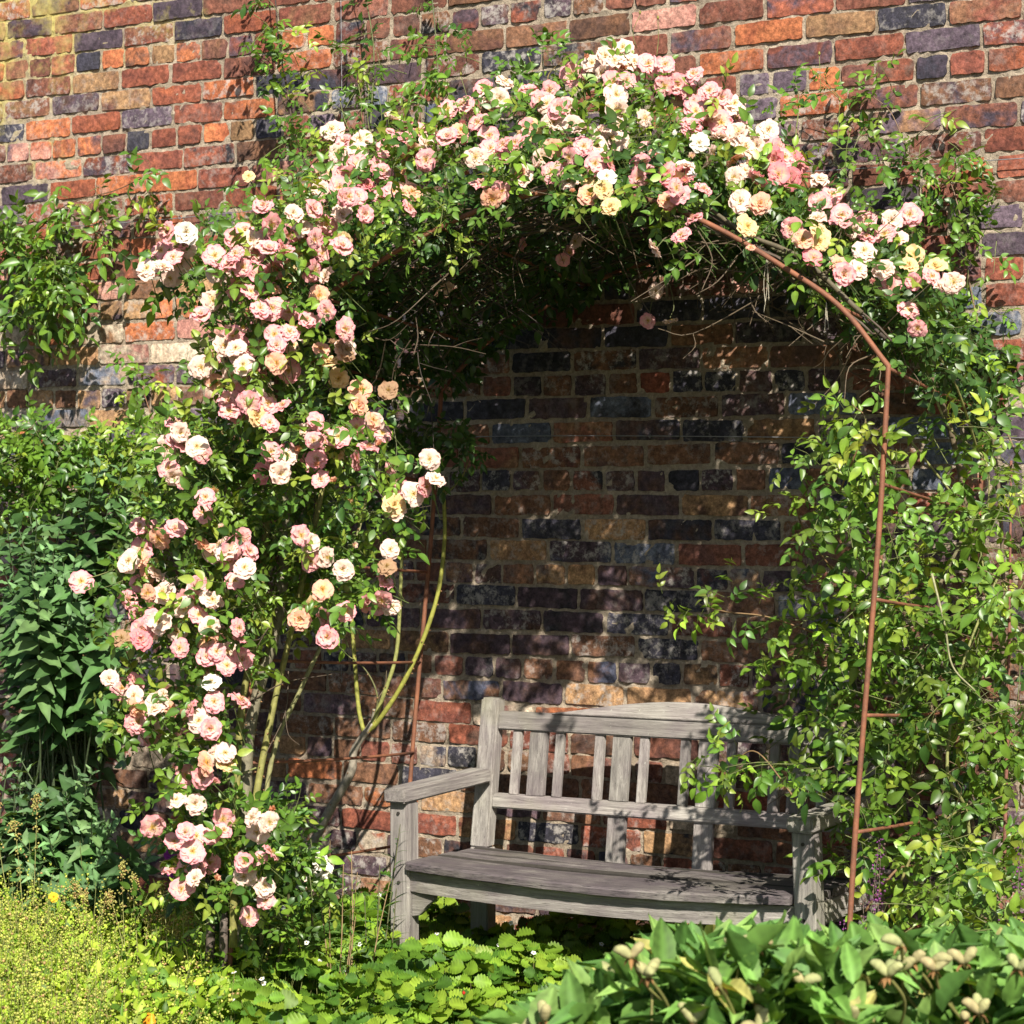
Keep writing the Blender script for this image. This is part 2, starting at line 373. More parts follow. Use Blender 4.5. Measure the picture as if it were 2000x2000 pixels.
def build_wall():
    X0, X1, FX0, FX1 = -13.0, 6.0, -6.9, -1.6
    V, L, Nn, CA, CB, OF, WH = [], [], [], [], [], [], []; k0 = 0
    def grid_template(nx, ny):
        idx = np.arange(nx * ny).reshape(ny, nx)
        f = [(idx[j, i], idx[j, i + 1], idx[j + 1, i + 1], idx[j + 1, i]) for j in range(ny - 1) for i in range(nx - 1)]
        ring = list(idx[0]) + list(idx[1:, -1]) + list(idx[-1, -2::-1]) + list(idx[-2:0:-1, 0])
        b = nx * ny; m = len(ring)
        f += [(b + (q + 1) % m, b + q, b + m + q, b + m + (q + 1) % m) for q in range(m)]
        return np.array(f), np.array(ring)
    TF = {True: grid_template(13, 5), False: grid_template(2, 2)}
    TH_ = grid_template(7, 5)
    def wave(X, k): return .0035 * math.sin(X * 1.9 + k * .7) + .002 * math.sin(X * 6.1 + k * 2.1)
    for k in range(-21, 33):
        head = k % 4 == 0
        pit = SP / 2 if head else SP
        if k in PHASE: ph = wall_x(PHASE[k])
        else: ph = wall_x(1180) + (k % 2) * SP / 2 + rnd.uniform(-.03, .03)
        i0, i1 = math.ceil((X0 - ph) / pit), math.floor((X1 - ph) / pit)
        joints = [ph + i * pit + rnd.uniform(-.006, .006) for i in range(i0, i1 + 1)]
        for a, b in zip(joints[:-1], joints[1:]):
            xc = (a + b) / 2; fine = FX0 < xc < FX1
            g = rnd.uniform(.011, .018); gz = rnd.uniform(.0105, .0150)
            w_, h_ = (b - a) - g, CH - gz
            zc = 1.60 + k * CH + wave(xc, k) + rnd.uniform(-.0015, .0015)
            nx, ny = ((7, 5) if head else (13, 5)) if fine else (2, 2)
            faces, ring = (TH_ if head else TF[True]) if fine else TF[False]
            gx, gy = np.meshgrid(np.linspace(-.5, .5, nx), np.linspace(-.5, .5, ny))
            if fine:                              # finer rows of vertices close to the arris
                gx = np.sign(gx) * .5 * (1 - (1 - np.abs(gx) * 2) ** 1.35); gy = np.sign(gy) * .5 * (1 - (1 - np.abs(gy) * 2) ** 1.35)
            X = gx * w_; Z = gy * h_
            ex = (.5 - np.abs(gx)) * w_; ez = (.5 - np.abs(gy)) * h_
            e = np.minimum(ex, ez); Y = np.where(e < .0005, .0005, 0.0)
            if fine:
                Y = Y + rng.normal(0, .0006, Y.shape) + np.where(e < .0005, np.abs(rng.normal(0, .0009, Y.shape)), 0)
                corner = (ex < .0005) & (ez < .0005)
                X = X - np.sign(gx) * np.where(corner, rng.uniform(.0008, .0045, X.shape), 0) + np.where(e < .0005, rng.normal(0, .0013, X.shape), 0)
                Z = Z - np.sign(gy) * np.where(corner, rng.uniform(.0006, .003, X.shape), 0) + np.where(e < .0005, rng.normal(0, .0014, X.shape), 0)
                if rnd.random() < .10:            # a spalled corner
                    cx, cz = rnd.choice([-1, 1]) * w_ / 2, rnd.choice([-1, 1]) * h_ / 2
                    dd = np.hypot(X - cx, Z - cz); Y = Y + .012 * np.clip(1 - dd / .035, 0, 1)
            tilt = rnd.gauss(0, .010); off = rnd.gauss(0, .0014)
            Y = Y + off + X * tilt
            sl_ = (wave(b, k) - wave(a, k)) / (b - a) + rnd.gauss(0, .006)
            P = np.stack([xc + X, Y, zc + Z + X * sl_], -1).reshape(-1, 3)
            R_ = P[ring].copy(); R_[:, 1] = .03
            P = np.concatenate([P, P[ring], R_])
            V.append(P); L.append((faces + k0).ravel()); Nn.append(len(faces)); k0 += len(P)
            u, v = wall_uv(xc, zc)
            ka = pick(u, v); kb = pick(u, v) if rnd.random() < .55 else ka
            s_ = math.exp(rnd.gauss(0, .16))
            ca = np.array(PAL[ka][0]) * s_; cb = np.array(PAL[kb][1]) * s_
            CA.append(np.tile(ca, (len(P), 1))); CB.append(np.tile(cb, (len(P), 1)))
            OF.append(np.tile(rng.uniform(-20, 20, 3), (len(P), 1)))
            wv = rnd.random() ** 2 if v > 700 else rnd.random() ** 3.5
            WH.append(np.full(len(P), min(1, wv * 1.3)))
    # mortar bed and wall body
    nb = sum(Nn)
    GX = np.concatenate([[X0], np.arange(FX0, FX1, .018), [X1]]); GZ = np.arange(0, 4.10, .018)
    gx, gz = np.meshgrid(GX, GZ)
    gy = .0065 + .0024 * rng.normal(0, 1, gx.shape) + .002 * np.sin(gx * 31 + gz * 17)
    gy = np.clip(gy, .0005, .02)
    P = np.stack([gx, gy, gz], -1).reshape(-1, 3); nx = len(GX)
    i, j = np.meshgrid(np.arange(nx - 1), np.arange(len(GZ) - 1)); a = (j * nx + i).ravel()
    V.append(P); L.append(np.stack([a, a + 1, a + nx + 1, a + nx], -1).ravel() + k0); nm = len(a); k0 += len(P)
    zt = GZ[-1]
    P = np.array([(x, y, z) for x in (X0, X1) for y in (.03, .36) for z in (0, zt + .02)]); V.append(P)
    bx = [(0, 1, 3, 2), (4, 6, 7, 5), (0, 4, 5, 1), (2, 3, 7, 6), (1, 5, 7, 3)]
    L.append((np.array(bx) + k0).ravel()); nm += 5; k0 += 8
    # coping course on top
    for q in range(int((X1 - X0) / .3)):
        x = X0 + q * .3
        P = np.array([(x + a_, b_, zt + .022 + c_) for a_ in (0, .29) for b_ in (-.04, .40) for c_ in (0, .07)]); V.append(P)
        L.append((np.array([(0, 1, 3, 2), (4, 6, 7, 5), (0, 4, 5, 1), (2, 3, 7, 6), (1, 5, 7, 3), (0, 2, 6, 4)]) + k0).ravel()); nm += 6; k0 += 8
    Vv = np.concatenate(V); Ll = np.concatenate(L); n = nb + nm
    me = bpy.data.meshes.new('brick_wall')
    me.vertices.add(len(Vv)); me.vertices.foreach_set('co', Vv.ravel())
    me.loops.add(len(Ll)); me.loops.foreach_set('vertex_index', Ll.astype(np.int32))
    me.polygons.add(n); me.polygons.foreach_set('loop_start', (np.arange(n) * 4).astype(np.int32)); me.polygons.foreach_set('loop_total', np.full(n, 4, np.int32))
    mi = np.zeros(n, np.int32); mi[nb:] = 1; me.polygons.foreach_set('material_index', mi)
    sm = np.zeros(n, bool); sm[:nb] = True; me.polygons.foreach_set('use_smooth', sm)
    me.update(calc_edges=True)
    nv = len(Vv); CA = np.concatenate(CA); m_ = nv - len(CA)
    def attr(nm_, arr, typ, key):
        a = me.attributes.new(nm_, typ, 'POINT'); a.data.foreach_set(key, arr.astype(np.float32).ravel())
    pad = lambda x, c: np.concatenate([x, np.tile(c, (m_, 1))])
    attr('col', np.c_[pad(CA, (.3, .2, .15)), np.ones(nv)], 'FLOAT_COLOR', 'color')
    attr('colb', np.c_[pad(np.concatenate(CB), (.3, .2, .15)), np.ones(nv)], 'FLOAT_COLOR', 'color')
    attr('off', pad(np.concatenate(OF), (0, 0, 0)), 'FLOAT_VECTOR', 'vector')
    attr('wht', np.concatenate([np.concatenate(WH), np.zeros(m_)]), 'FLOAT', 'value')
    me.materials.append(brick_mat()); me.materials.append(mortar_mat())
    o = bpy.data.objects.new('brick_wall', me); COL.objects.link(o)
    tag(o, 'old garden wall of mottled orange, purple and brown bricks behind the bench, yellow lichen at its upper left', 'wall')
build_wall()

# training wires on the wall
M_WIRE = plain_mat('galvanised_wire', (.38, .38, .40), .4, .6)
for z_, lab in ((2.56, 'thin horizontal training wire high on the brick wall, above the arch shoulders'), (1.735, 'thin horizontal training wire at mid height of the brick wall, behind the left shrubs')):
    mc = MC(); pts = [(x, -.022 - .006 * math.sin(x * 5), z_ + .012 * math.sin(x * 1.7 + 2)) for x in np.linspace(-12, 5, 80)]
    tube(mc, pts, .0016, sides=5)
    o = mc.build('training_wire', M_WIRE); tag(o, lab, 'wire', 'training wires fixed to the wall')
    for q in range(9):                            # the vine eyes that hold it
        mc = MC(); x = -11 + q * 1.9; z = z_ + .012 * math.sin(x * 1.7 + 2)
        tube(mc, [(x, .02, z), (x, -.018, z), (x, -.026, z + .006), (x, -.033, z), (x, -.026, z - .006), (x, -.018, z)], .0022, sides=5)
        e = mc.build('vine_eye', M_WIRE, o)
mc = MC(); xw = wall_x(676)
tube(mc, [(xw + .004 * math.sin(z * 3), -.03, z) for z in np.linspace(.9, 4.0, 30)], .0012, sides=5)
tag(mc.build('training_wire', M_WIRE), 'thin vertical training wire running up the wall left of the arch crown', 'wire', 'training wires fixed to the wall')

# ------------------------------------------------------------------ rusty arch
ARCH_W = 1.62
def hoop_profile():
    half = [(0, 0), (.124, .148), (.27, .25), (.44, .35), (.62, .425), (.81, .455)]
    return half + [(ARCH_W - a, b) for a, b in half[-2::-1]]
def hoop_pts(q, foot):
    pr = spline([np.array((a, b, 0)) for a, b in hoop_profile()], 6)
    arc = [arch(p[0], p[1], q) for p in pr]
    def post(a): 
        b0 = -(arch(a, 0, q)[2] + .02) / G_[2]
        return [arch(a + .004 * math.sin(b * 4), b, q) for b in np.linspace(b0, -.02, 14)]
    return post(0) + arc + post(ARCH_W)[::-1]
AO = empty('garden_arch', arch(ARCH_W / 2, -1.9, .5) * np.array([1, 1, 0]), 'rusty iron rose arch of two hoops joined by rungs, standing over the bench', 'arch')
for q in (0, 1):
    mc = MC(); tube(mc, hoop_pts(q, 0), .0072, sides=10, knobs=.03); mc.build('hoop', M_RUST, AO)
for a in (0, ARCH_W):
    for k in range(6):
        b = -.005 - k * .292
        mc = MC(); P = [arch(a, b, s) + np.array([0, 0, -.006 * math.sin(math.pi * s)]) for s in np.linspace(0, 1, 7)]
        tube(mc, P, .0048, sides=7); mc.build('rung', M_RUST, AO)
for (a, b) in ((.124, .148), (.44, .35), (.81, .455), (1.18, .35), (1.496, .148)):
    mc = MC(); tube(mc, [arch(a, b, s) for s in np.linspace(0, 1, 5)], .0048, sides=7); mc.build('rung', M_RUST, AO)

# ------------------------------------------------------------------ bench
def bench():
    L, DP = 1.405, .50
    p0 = at(763, 1600, .765); x0, y0 = p0[0], p0[1]
    B = bpy.data.objects.new('garden_bench', None); COL.objects.link(B)
    B.location = (x0, y0, 0); B.rotation_euler = (0, math.radians(-.45), math.radians(-1.2))
    tag(B, 'weathered grey wooden bench with a raised curved crest on its back, under the arch', 'bench')
    M_GAPSHADE_PEG = plain_mat('gap_shade_and_peg', (.035, .03, .024), .95)  # paints the shade of the seat board gaps in; also colours the pegs
    def part(name, bm, mat, extra=None):
        me = bpy.data.meshes.new(name); bmesh.ops.recalc_face_normals(bm, faces=bm.faces[:])
        bm.to_mesh(me); bm.free(); me.materials.append(mat)
        if extra: me.materials.append(extra)
        o = bpy.data.objects.new(name, me); COL.objects.link(o); o.parent = B; return o
    def box(bm, c0, c1, bev=.004, shear=None, jit=.0012):
        """box from corner to corner; shear = function moving the vertices"""
        geo = bmesh.ops.create_cube(bm, size=1)['verts']
        for v in geo:
            v.co = Vector([(a + b) / 2 + (b - a) * c + rnd.uniform(-jit, jit) for a, b, c in zip(c0, c1, v.co)])
        if shear:
            for v in geo: v.co = shear(v.co)
        es = {e for v in geo for e in v.link_edges}
        if bev: bmesh.ops.bevel(bm, geom=list(es), offset=bev, segments=2, affect='EDGES')
    def prism(bm, outline, y0_, y1_, shear=None):
        a = [bm.verts.new(shear(Vector((x, y0_, z))) if shear else (x, y0_, z)) for x, z in outline]
        b = [bm.verts.new(shear(Vector((x, y1_, z))) if shear else (x, y1_, z)) for x, z in outline]
        bm.faces.new(a); bm.faces.new(b[::-1]); n = len(a)
        for i in range(n): bm.faces.new((a[i], b[i], b[(i + 1) % n], a[(i + 1) % n]))
        ed = [e for e in bm.edges]
        bmesh.ops.bevel(bm, geom=ed, offset=.0025, segments=1, affect='EDGES')
    T = .066
    YB = .455                                     # front face of the back frame at seat level
    rake = lambda co: Vector((co.x, co.y + max(0, co.z - .42) * .16, co.z))
    # front legs
    for s, x in ((0, 0), (1, L - T)):
        bm = bmesh.new(); box(bm, (x, 0, -.03), (x + T, .062, .618), .004, (lambda co: Vector((co.x + (.55 - co.z) * .03, co.y, co.z))) if s else None); part('leg', bm, WZ)
    # rear posts (leg and back upright in one)
    for x in (0, L - T):
        bm = bmesh.new()
        box(bm, (x, YB, -.03), (x + T, YB + .055, .42), .003); part('leg', bm, WZ)
        bm = bmesh.new(); box(bm, (x, YB, .4205), (x + T, YB + .05, .895), .006, rake); part('back_post', bm, WZ)
    # armrests
    for x in (-.006, L - T - .006):
        bm = bmesh.new()
        box(bm, (x, -.025, .6185), (x + T + .012, YB + .024, .662), .006, lambda co: Vector((co.x, co.y, co.z + (.012 if co.y > .3 else 0)))); part('armrest', bm, WY)
    # back: crest, top rail, lower rail, slats
    xa, xb = T + .001, L - T - .001
    bm = bmesh.new(); box(bm, (xa, YB + .006, .795), (xb, YB + .042, .853), .005, rake); part('top_rail', bm, WX)
    xs = np.linspace(xa + .20, xb - .15, 33)
    out = [(x, .8535 + .0015 + .050 * math.sin(math.pi * i / 32) ** 1.15) for i, x in enumerate(xs)]
    bm = bmesh.new(); prism(bm, [(xs[0], .8535)] + out + [(xs[-1], .8535)], YB + .006, YB + .042, rake); part('crest', bm, WX)
    bm = bmesh.new(); box(bm, (xa, YB + .004, .548), (xb, YB + .044, .592), .005, rake); part('lower_rail', bm, WX)
    n = 0; w1 = xb - xa
    for g in range(4):
        gc = xa + w1 * (.118 + g * .2375)
        for k, (dx, w_) in enumerate(((-.079, .031), (0, .064), (.079, .031))):
            bm = bmesh.new(); box(bm, (gc + dx - w_ / 2, YB + .016, .5925), (gc + dx + w_ / 2, YB + .033, .7945), .002, rake); part('slat', bm, WZ)
            if k == 1 and g in (1, 2):
                bm = bmesh.new(); box(bm, (gc + dx - w_ / 2, YB + .016, .40), (gc + dx + w_ / 2, YB + .033, .5475), .002, rake); part('slat', bm, WZ)
    for x in (T * .5, L - T * .5):               # oak pegs where rails meet the posts
        for (yy, zz) in ((-.0005, .585), (-.0005, .375)):
            bm = bmesh.new(); g_ = bmesh.ops.create_cone(bm, cap_ends=True, segments=10, radius1=.0055, radius2=.005, depth=.006)
            bmesh.ops.rotate(bm, verts=bm.verts[:], cent=(0, 0, 0), matrix=Matrix.Rotation(math.radians(90), 3, 'X')); bmesh.ops.translate(bm, verts=bm.verts[:], vec=(x, yy, zz)); part('peg', bm, M_GAPSHADE_PEG)
    # seat boards: four planks, the front one bows forward
    bow = lambda x: .050 * math.sin(math.pi * min(1, max(0, (x - xa) / w1))) ** .8
    sag = lambda x: -.010 * math.sin(math.pi * min(1, max(0, (x - xa) / w1)))
    edges = [-.02, .093, .200, .307, .414, .50]
    for k in range(5):
        ya, yb = edges[k] + .005, edges[k + 1] - .005
        if k == 4: ya_, yb_ = .420, .452
        bm = bmesh.new(); N = 40; rows = []
        xa_, xb_ = (xa - (.03 if 0 < k else 0), xb + (.03 if 0 < k else 0))
        for i in range(N + 1):
            x = xa_ + (xb_ - xa_) * i / N; zt = .437 + sag(x) - k * .003 + (.004, -.003, .003, -.002, 0)[k] + .0025 * math.sin(x * 5 + k * 2) + rnd.uniform(-.0008, .0008)
            f = bow(x) * (1 if k == 0 else .0)
            yA = (ya - f) if k else ya - f; yB = yb if k < 4 else .452
            if k in (1, 2, 3): pass
            yA += rnd.uniform(-.0012, .0012)
            rows.append([bm.verts.new(c) for c in ((x, yA, zt - .024), (x, yA, zt - .006), (x, yA + (.013 if k else .006), zt), (x, yB - .013, zt), (x, yB, zt - .004), (x, yB, zt - .024))])
        for r0, r1 in zip(rows[:-1], rows[1:]):
            for j in range(6):
                f_ = bm.faces.new((r0[j], r0[(j + 1) % 6], r1[(j + 1) % 6], r1[j]))
                if (k > 0 and j in (0, 1)) or (k < 4 and j in (3, 4)): f_.material_index = 1  # facing board edges carry the painted gap shade
        bm.faces.new(rows[0]); bm.faces.new(rows[-1][::-1])
        part('seat_board', bm, WXD, M_GAPSHADE_PEG)
    # apron below the front board (bowed) and the shaped brackets
    bm = bmesh.new(); N = 30; rows = []
    for i in range(N + 1):
        x = xa + (xb - xa) * i / N; f = bow(x) * .9 ; zt = .411 + sag(x)
        rows.append([bm.verts.new(c) for c in ((x, .012 - f, zt - .062), (x, .012 - f, zt), (x, .036 - f, zt), (x, .036 - f, zt - .062))])
    for r0, r1 in zip(rows[:-1], rows[1:]):
        for j in range(4): bm.faces.new((r0[j], r0[(j + 1) % 4], r1[(j + 1) % 4], r1[j]))
    bm.faces.new(rows[0]); bm.faces.new(rows[-1][::-1]); part('apron', bm, WX)
    for s in (0, 1):
        o_ = [(0, 0), (.085, 0), (.078, -.022), (.055, -.035), (.04, -.058), (.024, -.072), (0, -.076)]
        oo = [((xa + x) if not s else (xb - x), .347 + z) for x, z in o_]
        bm = bmesh.new(); prism(bm, oo, .018, .042); part('bracket', bm, WX)
    for x in (T * .3, L - T * .8):
        bm = bmesh.new(); box(bm, (x, .064, .345), (x + .03, YB - .002, .408), .003); part('side_rail', bm, WY)
    bm = bmesh.new(); box(bm, (xa, YB + .002, .345), (xb, YB + .034, .395), .003); part('rear_rail', bm, WX)
bench()

# ------------------------------------------------------------------ leaf, petal and pod templates
def leaf_tmpl(n=4, wmax=.5, wpos=.42, fold=.25, curl=.3, tipp=1.0, twist=0, wave_=0.0, rim=False):
    """leaf along +Y, length 1, width wmax; folded along the midrib, tip curling down"""
    v = []; f = []; w = []
    for i in range(n + 1):
        s = i / n
        x = math.sin(math.pi * s ** (math.log(.5) / math.log(wpos))) ** tipp * wmax / 2 if 0 < s < 1 else 0.012
        y = s; z = -curl * s * s
        tw = twist * s
        for q in (-1, 0, 1):
            v.append((q * x * math.cos(tw), y, z + abs(q) * x * fold * 2 + q * x * math.sin(tw) + (wave_ * math.sin(s * 14 + q) * x if q else 0)))
            w.append(1.22 if q == 0 else .95)
    for i in range(n):
        a = i * 3
        f += [(a, a + 1, a + 4, a + 3), (a + 1, a + 2, a + 5, a + 4)]
    return Tmpl(v, f, w)
ROSE = [leaf_tmpl(5, .58, .45, .22, .22, .85, .1), leaf_tmpl(5, .52, .42, .12, .38, .85, -.2), leaf_tmpl(5, .62, .45, .32, .12, .85, .15), leaf_tmpl(5, .55, .4, .05, -.12, .9, 0)]
CREEP = [leaf_tmpl(5, .54, .40, .2, .30, .85, .1), leaf_tmpl(5, .58, .40, .1, .42, .85, -.2), leaf_tmpl(5, .50, .38, .3, .2, .9, .2)]
BUDD = [leaf_tmpl(7, .46, .38, .16, .18, .85, .1, .2), leaf_tmpl(7, .42, .36, .24, .32, .85, -.2, .2), leaf_tmpl(7, .50, .40, .10, .08, .85, .2, .2), leaf_tmpl(7, .40, .40, .30, .38, .85, .3, .25)]
LANCE = [leaf_tmpl(4, .16, .4, .3, .25, 1), leaf_tmpl(4, .14, .45, .2, .5, 1, .3)]
def peo_tmpl(fold, curl, twist, wd, seed):
    r = random.Random(seed); n = 10; v, f, w = [], [], []
    for i in range(n + 1):
        t = i / n; x = (math.sin(math.pi * min(1, t ** .8)) ** .75 * wd / 2 if 0 < t < 1 else .01) * r.uniform(.94, 1.05); tw = twist * t
        for q in (-1, -.5, 0, .5, 1):
            rip = .018 * math.sin(t * 26 - abs(q) * 5) * (1 if q else 0) + (.03 * math.sin(t * 9 + q * 2) if abs(q) == 1 else 0)
            v.append((q * x * math.cos(tw), t + .05 * abs(q), abs(q) ** 1.3 * x * fold * 2 + q * x * math.sin(tw) - curl * t * t + rip))
            w.append({0: 1.55, .5: .92 + (.16 if i % 2 else -.06), 1: 1.25 if r.random() < .8 else .8}[abs(q)])
    for i in range(n):
        for j in range(4):
            a = i * 5 + j; f.append((a, a + 1, a + 6, a + 5))
    return Tmpl(v, f, w)
PEO = [peo_tmpl(.22, .22, .15, .46, 1), peo_tmpl(.30, .5, -.3, .42, 2), peo_tmpl(.12, -.12, .3, .50, 3), peo_tmpl(.55, .1, .5, .44, 4), peo_tmpl(.35, .75, .1, .40, 5), peo_tmpl(.2, .1, -.6, .5, 6)]
STICK = Tmpl([(-.5, 0, -.3), (.5, 0, -.3), (0, 0, .6), (-.35, 1, -.2), (.35, 1, -.2), (0, 1, .4)], [(0, 1, 4, 3), (1, 2, 5, 4), (2, 0, 3, 5)])
SEED = Tmpl([(0, 0, 0), (.5, .5, 0), (-.5, .5, 0), (0, .5, .5), (0, .5, -.5), (0, 1, 0)], [(0, 1, 3), (0, 3, 2), (0, 2, 4), (0, 4, 1), (5, 3, 1), (5, 2, 3), (5, 4, 2), (5, 1, 4)])
def straw_tmpl(fold, curl):
    """toothed, pleated strawberry leaflet"""
    v = [(0, 0, 0)]; f = []; w = [1.1]; n = 6
    mids = [0]
    for i in range(1, n + 1):
        s = i / n; v.append((0, s, -curl * s * s)); w.append(1.12); mids.append(len(v) - 1)
    for q in (-1, 1):
        side = [0]
        for i in range(1, 2 * n):
            s = i / (2 * n); base = .43 * math.sin(math.pi * s ** .85) ** .62
            tooth = i % 2 == 1
            x = base * (1.10 if tooth else .93); y = s * 1.0 + (.035 if tooth else 0)
            v.append((q * x, y, -curl * y * y + x * fold + (.06 if tooth else -.035))); w.append(.66 if not tooth else 1.05); side.append(len(v) - 1)
        side.append(mids[-1])
        for i in range(n):
            a, b = mids[i], mids[i + 1]
            s0, s1, s2 = side[2 * i], side[2 * i + 1], side[2 * i + 2]
            poly = [a, s0, s1, s2, b]
            seen = []
            for p in poly:
                if p not in seen: seen.append(p)
            if len(seen) < 3: continue
            if q == 1: pass
            else: seen = seen[::-1]
            if len(seen) == 5: f += [(seen[0], seen[1], seen[2]), (seen[0], seen[2], seen[3], seen[4])] if q == 1 else [(seen[0], seen[1], seen[2]), (seen[0], seen[2], seen[3], seen[4])]
            else: f.append(tuple(seen))
    return Tmpl(v, f, w)
STRAW = [straw_tmpl(.25, .2), straw_tmpl(.10, .4), straw_tmpl(.4, .1)]

PALB = {  # petal colours: heart, middle, rim
    'P': ((.84, .54, .06), (.86, .66, .53), (.86, .30, .38)), 'R': ((.82, .48, .14), (.82, .45, .38), (.78, .19, .26)),
    'C': ((.84, .60, .10), (.86, .75, .58), (.86, .58, .53)), 'A': ((.80, .36, .04), (.83, .54, .28), (.82, .40, .34)),
    'S': ((.30, .18, .07), (.46, .32, .18), (.40, .22, .13)),
    'Y': ((.80, .50, .08), (.86, .66, .28), (.85, .62, .38)), 'W': ((.75, .62, .25), (.86, .82, .70), (.86, .80, .72))}
def bloom_mesh(pal, seed, bud=False):
    r = random.Random(seed); mc = MC(); c0, c1, c2 = [np.array(c) for c in PALB[pal]]
    rings = [(7, 1.0, .04, 0), (8, .86, .26, .4), (6, .60, .45, .1), (3, .36, .75, .3)] if not bud else [(5, .9, 1.0, 0), (5, .75, 1.2, .5), (3, .6, 1.4, .2)]
    na, nl = 4, 4; opn = (.75, 1.0, 1.45, .6)[seed % 4]
    for (n, R_, tilt, ph) in rings:
        for k in range(n):
            an = 2 * math.pi * (k + ph + r.uniform(-.18, .18)) / n
            tl = tilt * opn + r.uniform(-.18, .18) + (.25 if opn > 1.2 else 0); Rr = R_ * r.uniform(.86, 1.1); wd = 2 * math.pi * Rr / n * r.uniform(.62, .8)
            wd = max(wd, .42 * Rr); ph1, ph2 = r.uniform(0, 6), r.uniform(0, 6); cup = r.uniform(.1, .45) + (.5 if bud else 0)
            v, col = [], []
            shift = r.uniform(-.1, .2); rc = c2 * (1 - max(0, shift)) + c1 * max(0, shift)
            for i in range(nl + 1):
                s = i / nl; ww = wd * (.25 + .95 * math.sin(math.pi * min(1, s * .62 + .05)))
                for j in range(na + 1):
                    t = j / na * 2 - 1
                    notch = -.10 * (1 - abs(t)) ** 2 * s ** 4 * (1 if r.random() < .9 else 0)
                    rad = Rr * (s * (1 - .16 * t * t * s) + notch) + .03
                    z = .10 * s * math.sin(ph1 + t * 3.2) * Rr + cup * (t * t) * .22 * s + .08 * s * s * math.sin(ph2 + 5 * t) - .10 * s ** 3 * Rr
                    x_, y_ = t * ww * .62, rad
                    y2 = y_ * math.cos(tl) - z * math.sin(tl); z2 = y_ * math.sin(tl) * (1 - .18 * s) + z * math.cos(tl)
                    if bud: y2 *= (1 - .45 * s)
                    v.append((x_ * math.cos(an) - y2 * math.sin(an), x_ * math.sin(an) + y2 * math.cos(an), z2))
                    e = min(1, max(0, (s - .38) / .55)) ** 1.15 * (.75 + .25 * abs(t)); b = max(0, 1 - s / .55)
                    cc = (c1 * (1 - e) + rc * e); cc = cc * (1 - b) + c0 * b; col.append(cc)
            f = [[a, a + 1, a + na + 2, a + na + 1] for i in range(nl) for a in range(i * (na + 1), i * (na + 1) + na)]
            mc.add(v, sum(f, []), [4] * len(f), col)
    if not bud:                                  # stamens
        M = 26; P = np.array([(0, 0, .10)] * M, float); dirs = np.array([(r.gauss(0, .9), r.gauss(0, .9), 1) for _ in range(M)])
        stamp(mc, STICK, frame(dirs, np.array([[1, .2, 0]] * M)), P, np.array([[.012, .26, .012]] * M), np.tile([(.55, .36, .08)], (M, 1)))
        P2 = P + unit(dirs) * .26
        stamp(mc, SEED, frame(dirs, np.array([[1, .2, 0]] * M)), P2, np.array([[.05, .05, .05]] * M), np.tile([(.50, .25, .03)], (M, 1)))
    else:
        M = 5; an = np.arange(M) * 1.2566; d = np.stack([np.cos(an), np.sin(an), np.full(M, .5)], -1)
        stamp(mc, LANCE[0], frame(d, np.stack([np.zeros(M), np.zeros(M), np.ones(M)], -1)), np.zeros((M, 3)), np.full(M, .8), np.tile([(.12, .22, .05)], (M, 1)))
    return mc.mesh('bloom', M_PETAL)
BLOOM = {(p, s): bloom_mesh(p, hash_) for p, base in zip('PRCAYWS', (10, 20, 30, 40, 50, 60, 75)) for s, hash_ in ((k, base + k) for k in range(4))}
BUD = {p: bloom_mesh(p, 90 + i, True) for i, p in enumerate('PRCAYWS')}

def hoop_v(u):                                   # picture row of the front hoop's arc above column u
    xs = [557, 640, 760, 900, 1137, 1300, 1400, 1530, 1640, 1735]; ys = [682, 560, 470, 410, 366, 405, 445, 520, 600, 715]
    return np.interp(u, xs, ys)
def q_front(u, v):                               # the plant's front surface, as a plane of the arch
    if u < 720 and v > 380: return -.14 - .08 * math.cos((u - 480) / 160)
    return float(np.clip((hoop_v(u) - v) / 420, -.12, .55)) - .10
def at_qc(u, v, q):
    lo = q_front(u, v) + .03
    if u > 1330:                                 # the bare right shoulder of the front hoop
        v = min(v, hoop_v(u) - 42); lo = max(lo, .10)
    return at_q(u, v, max(q, lo))
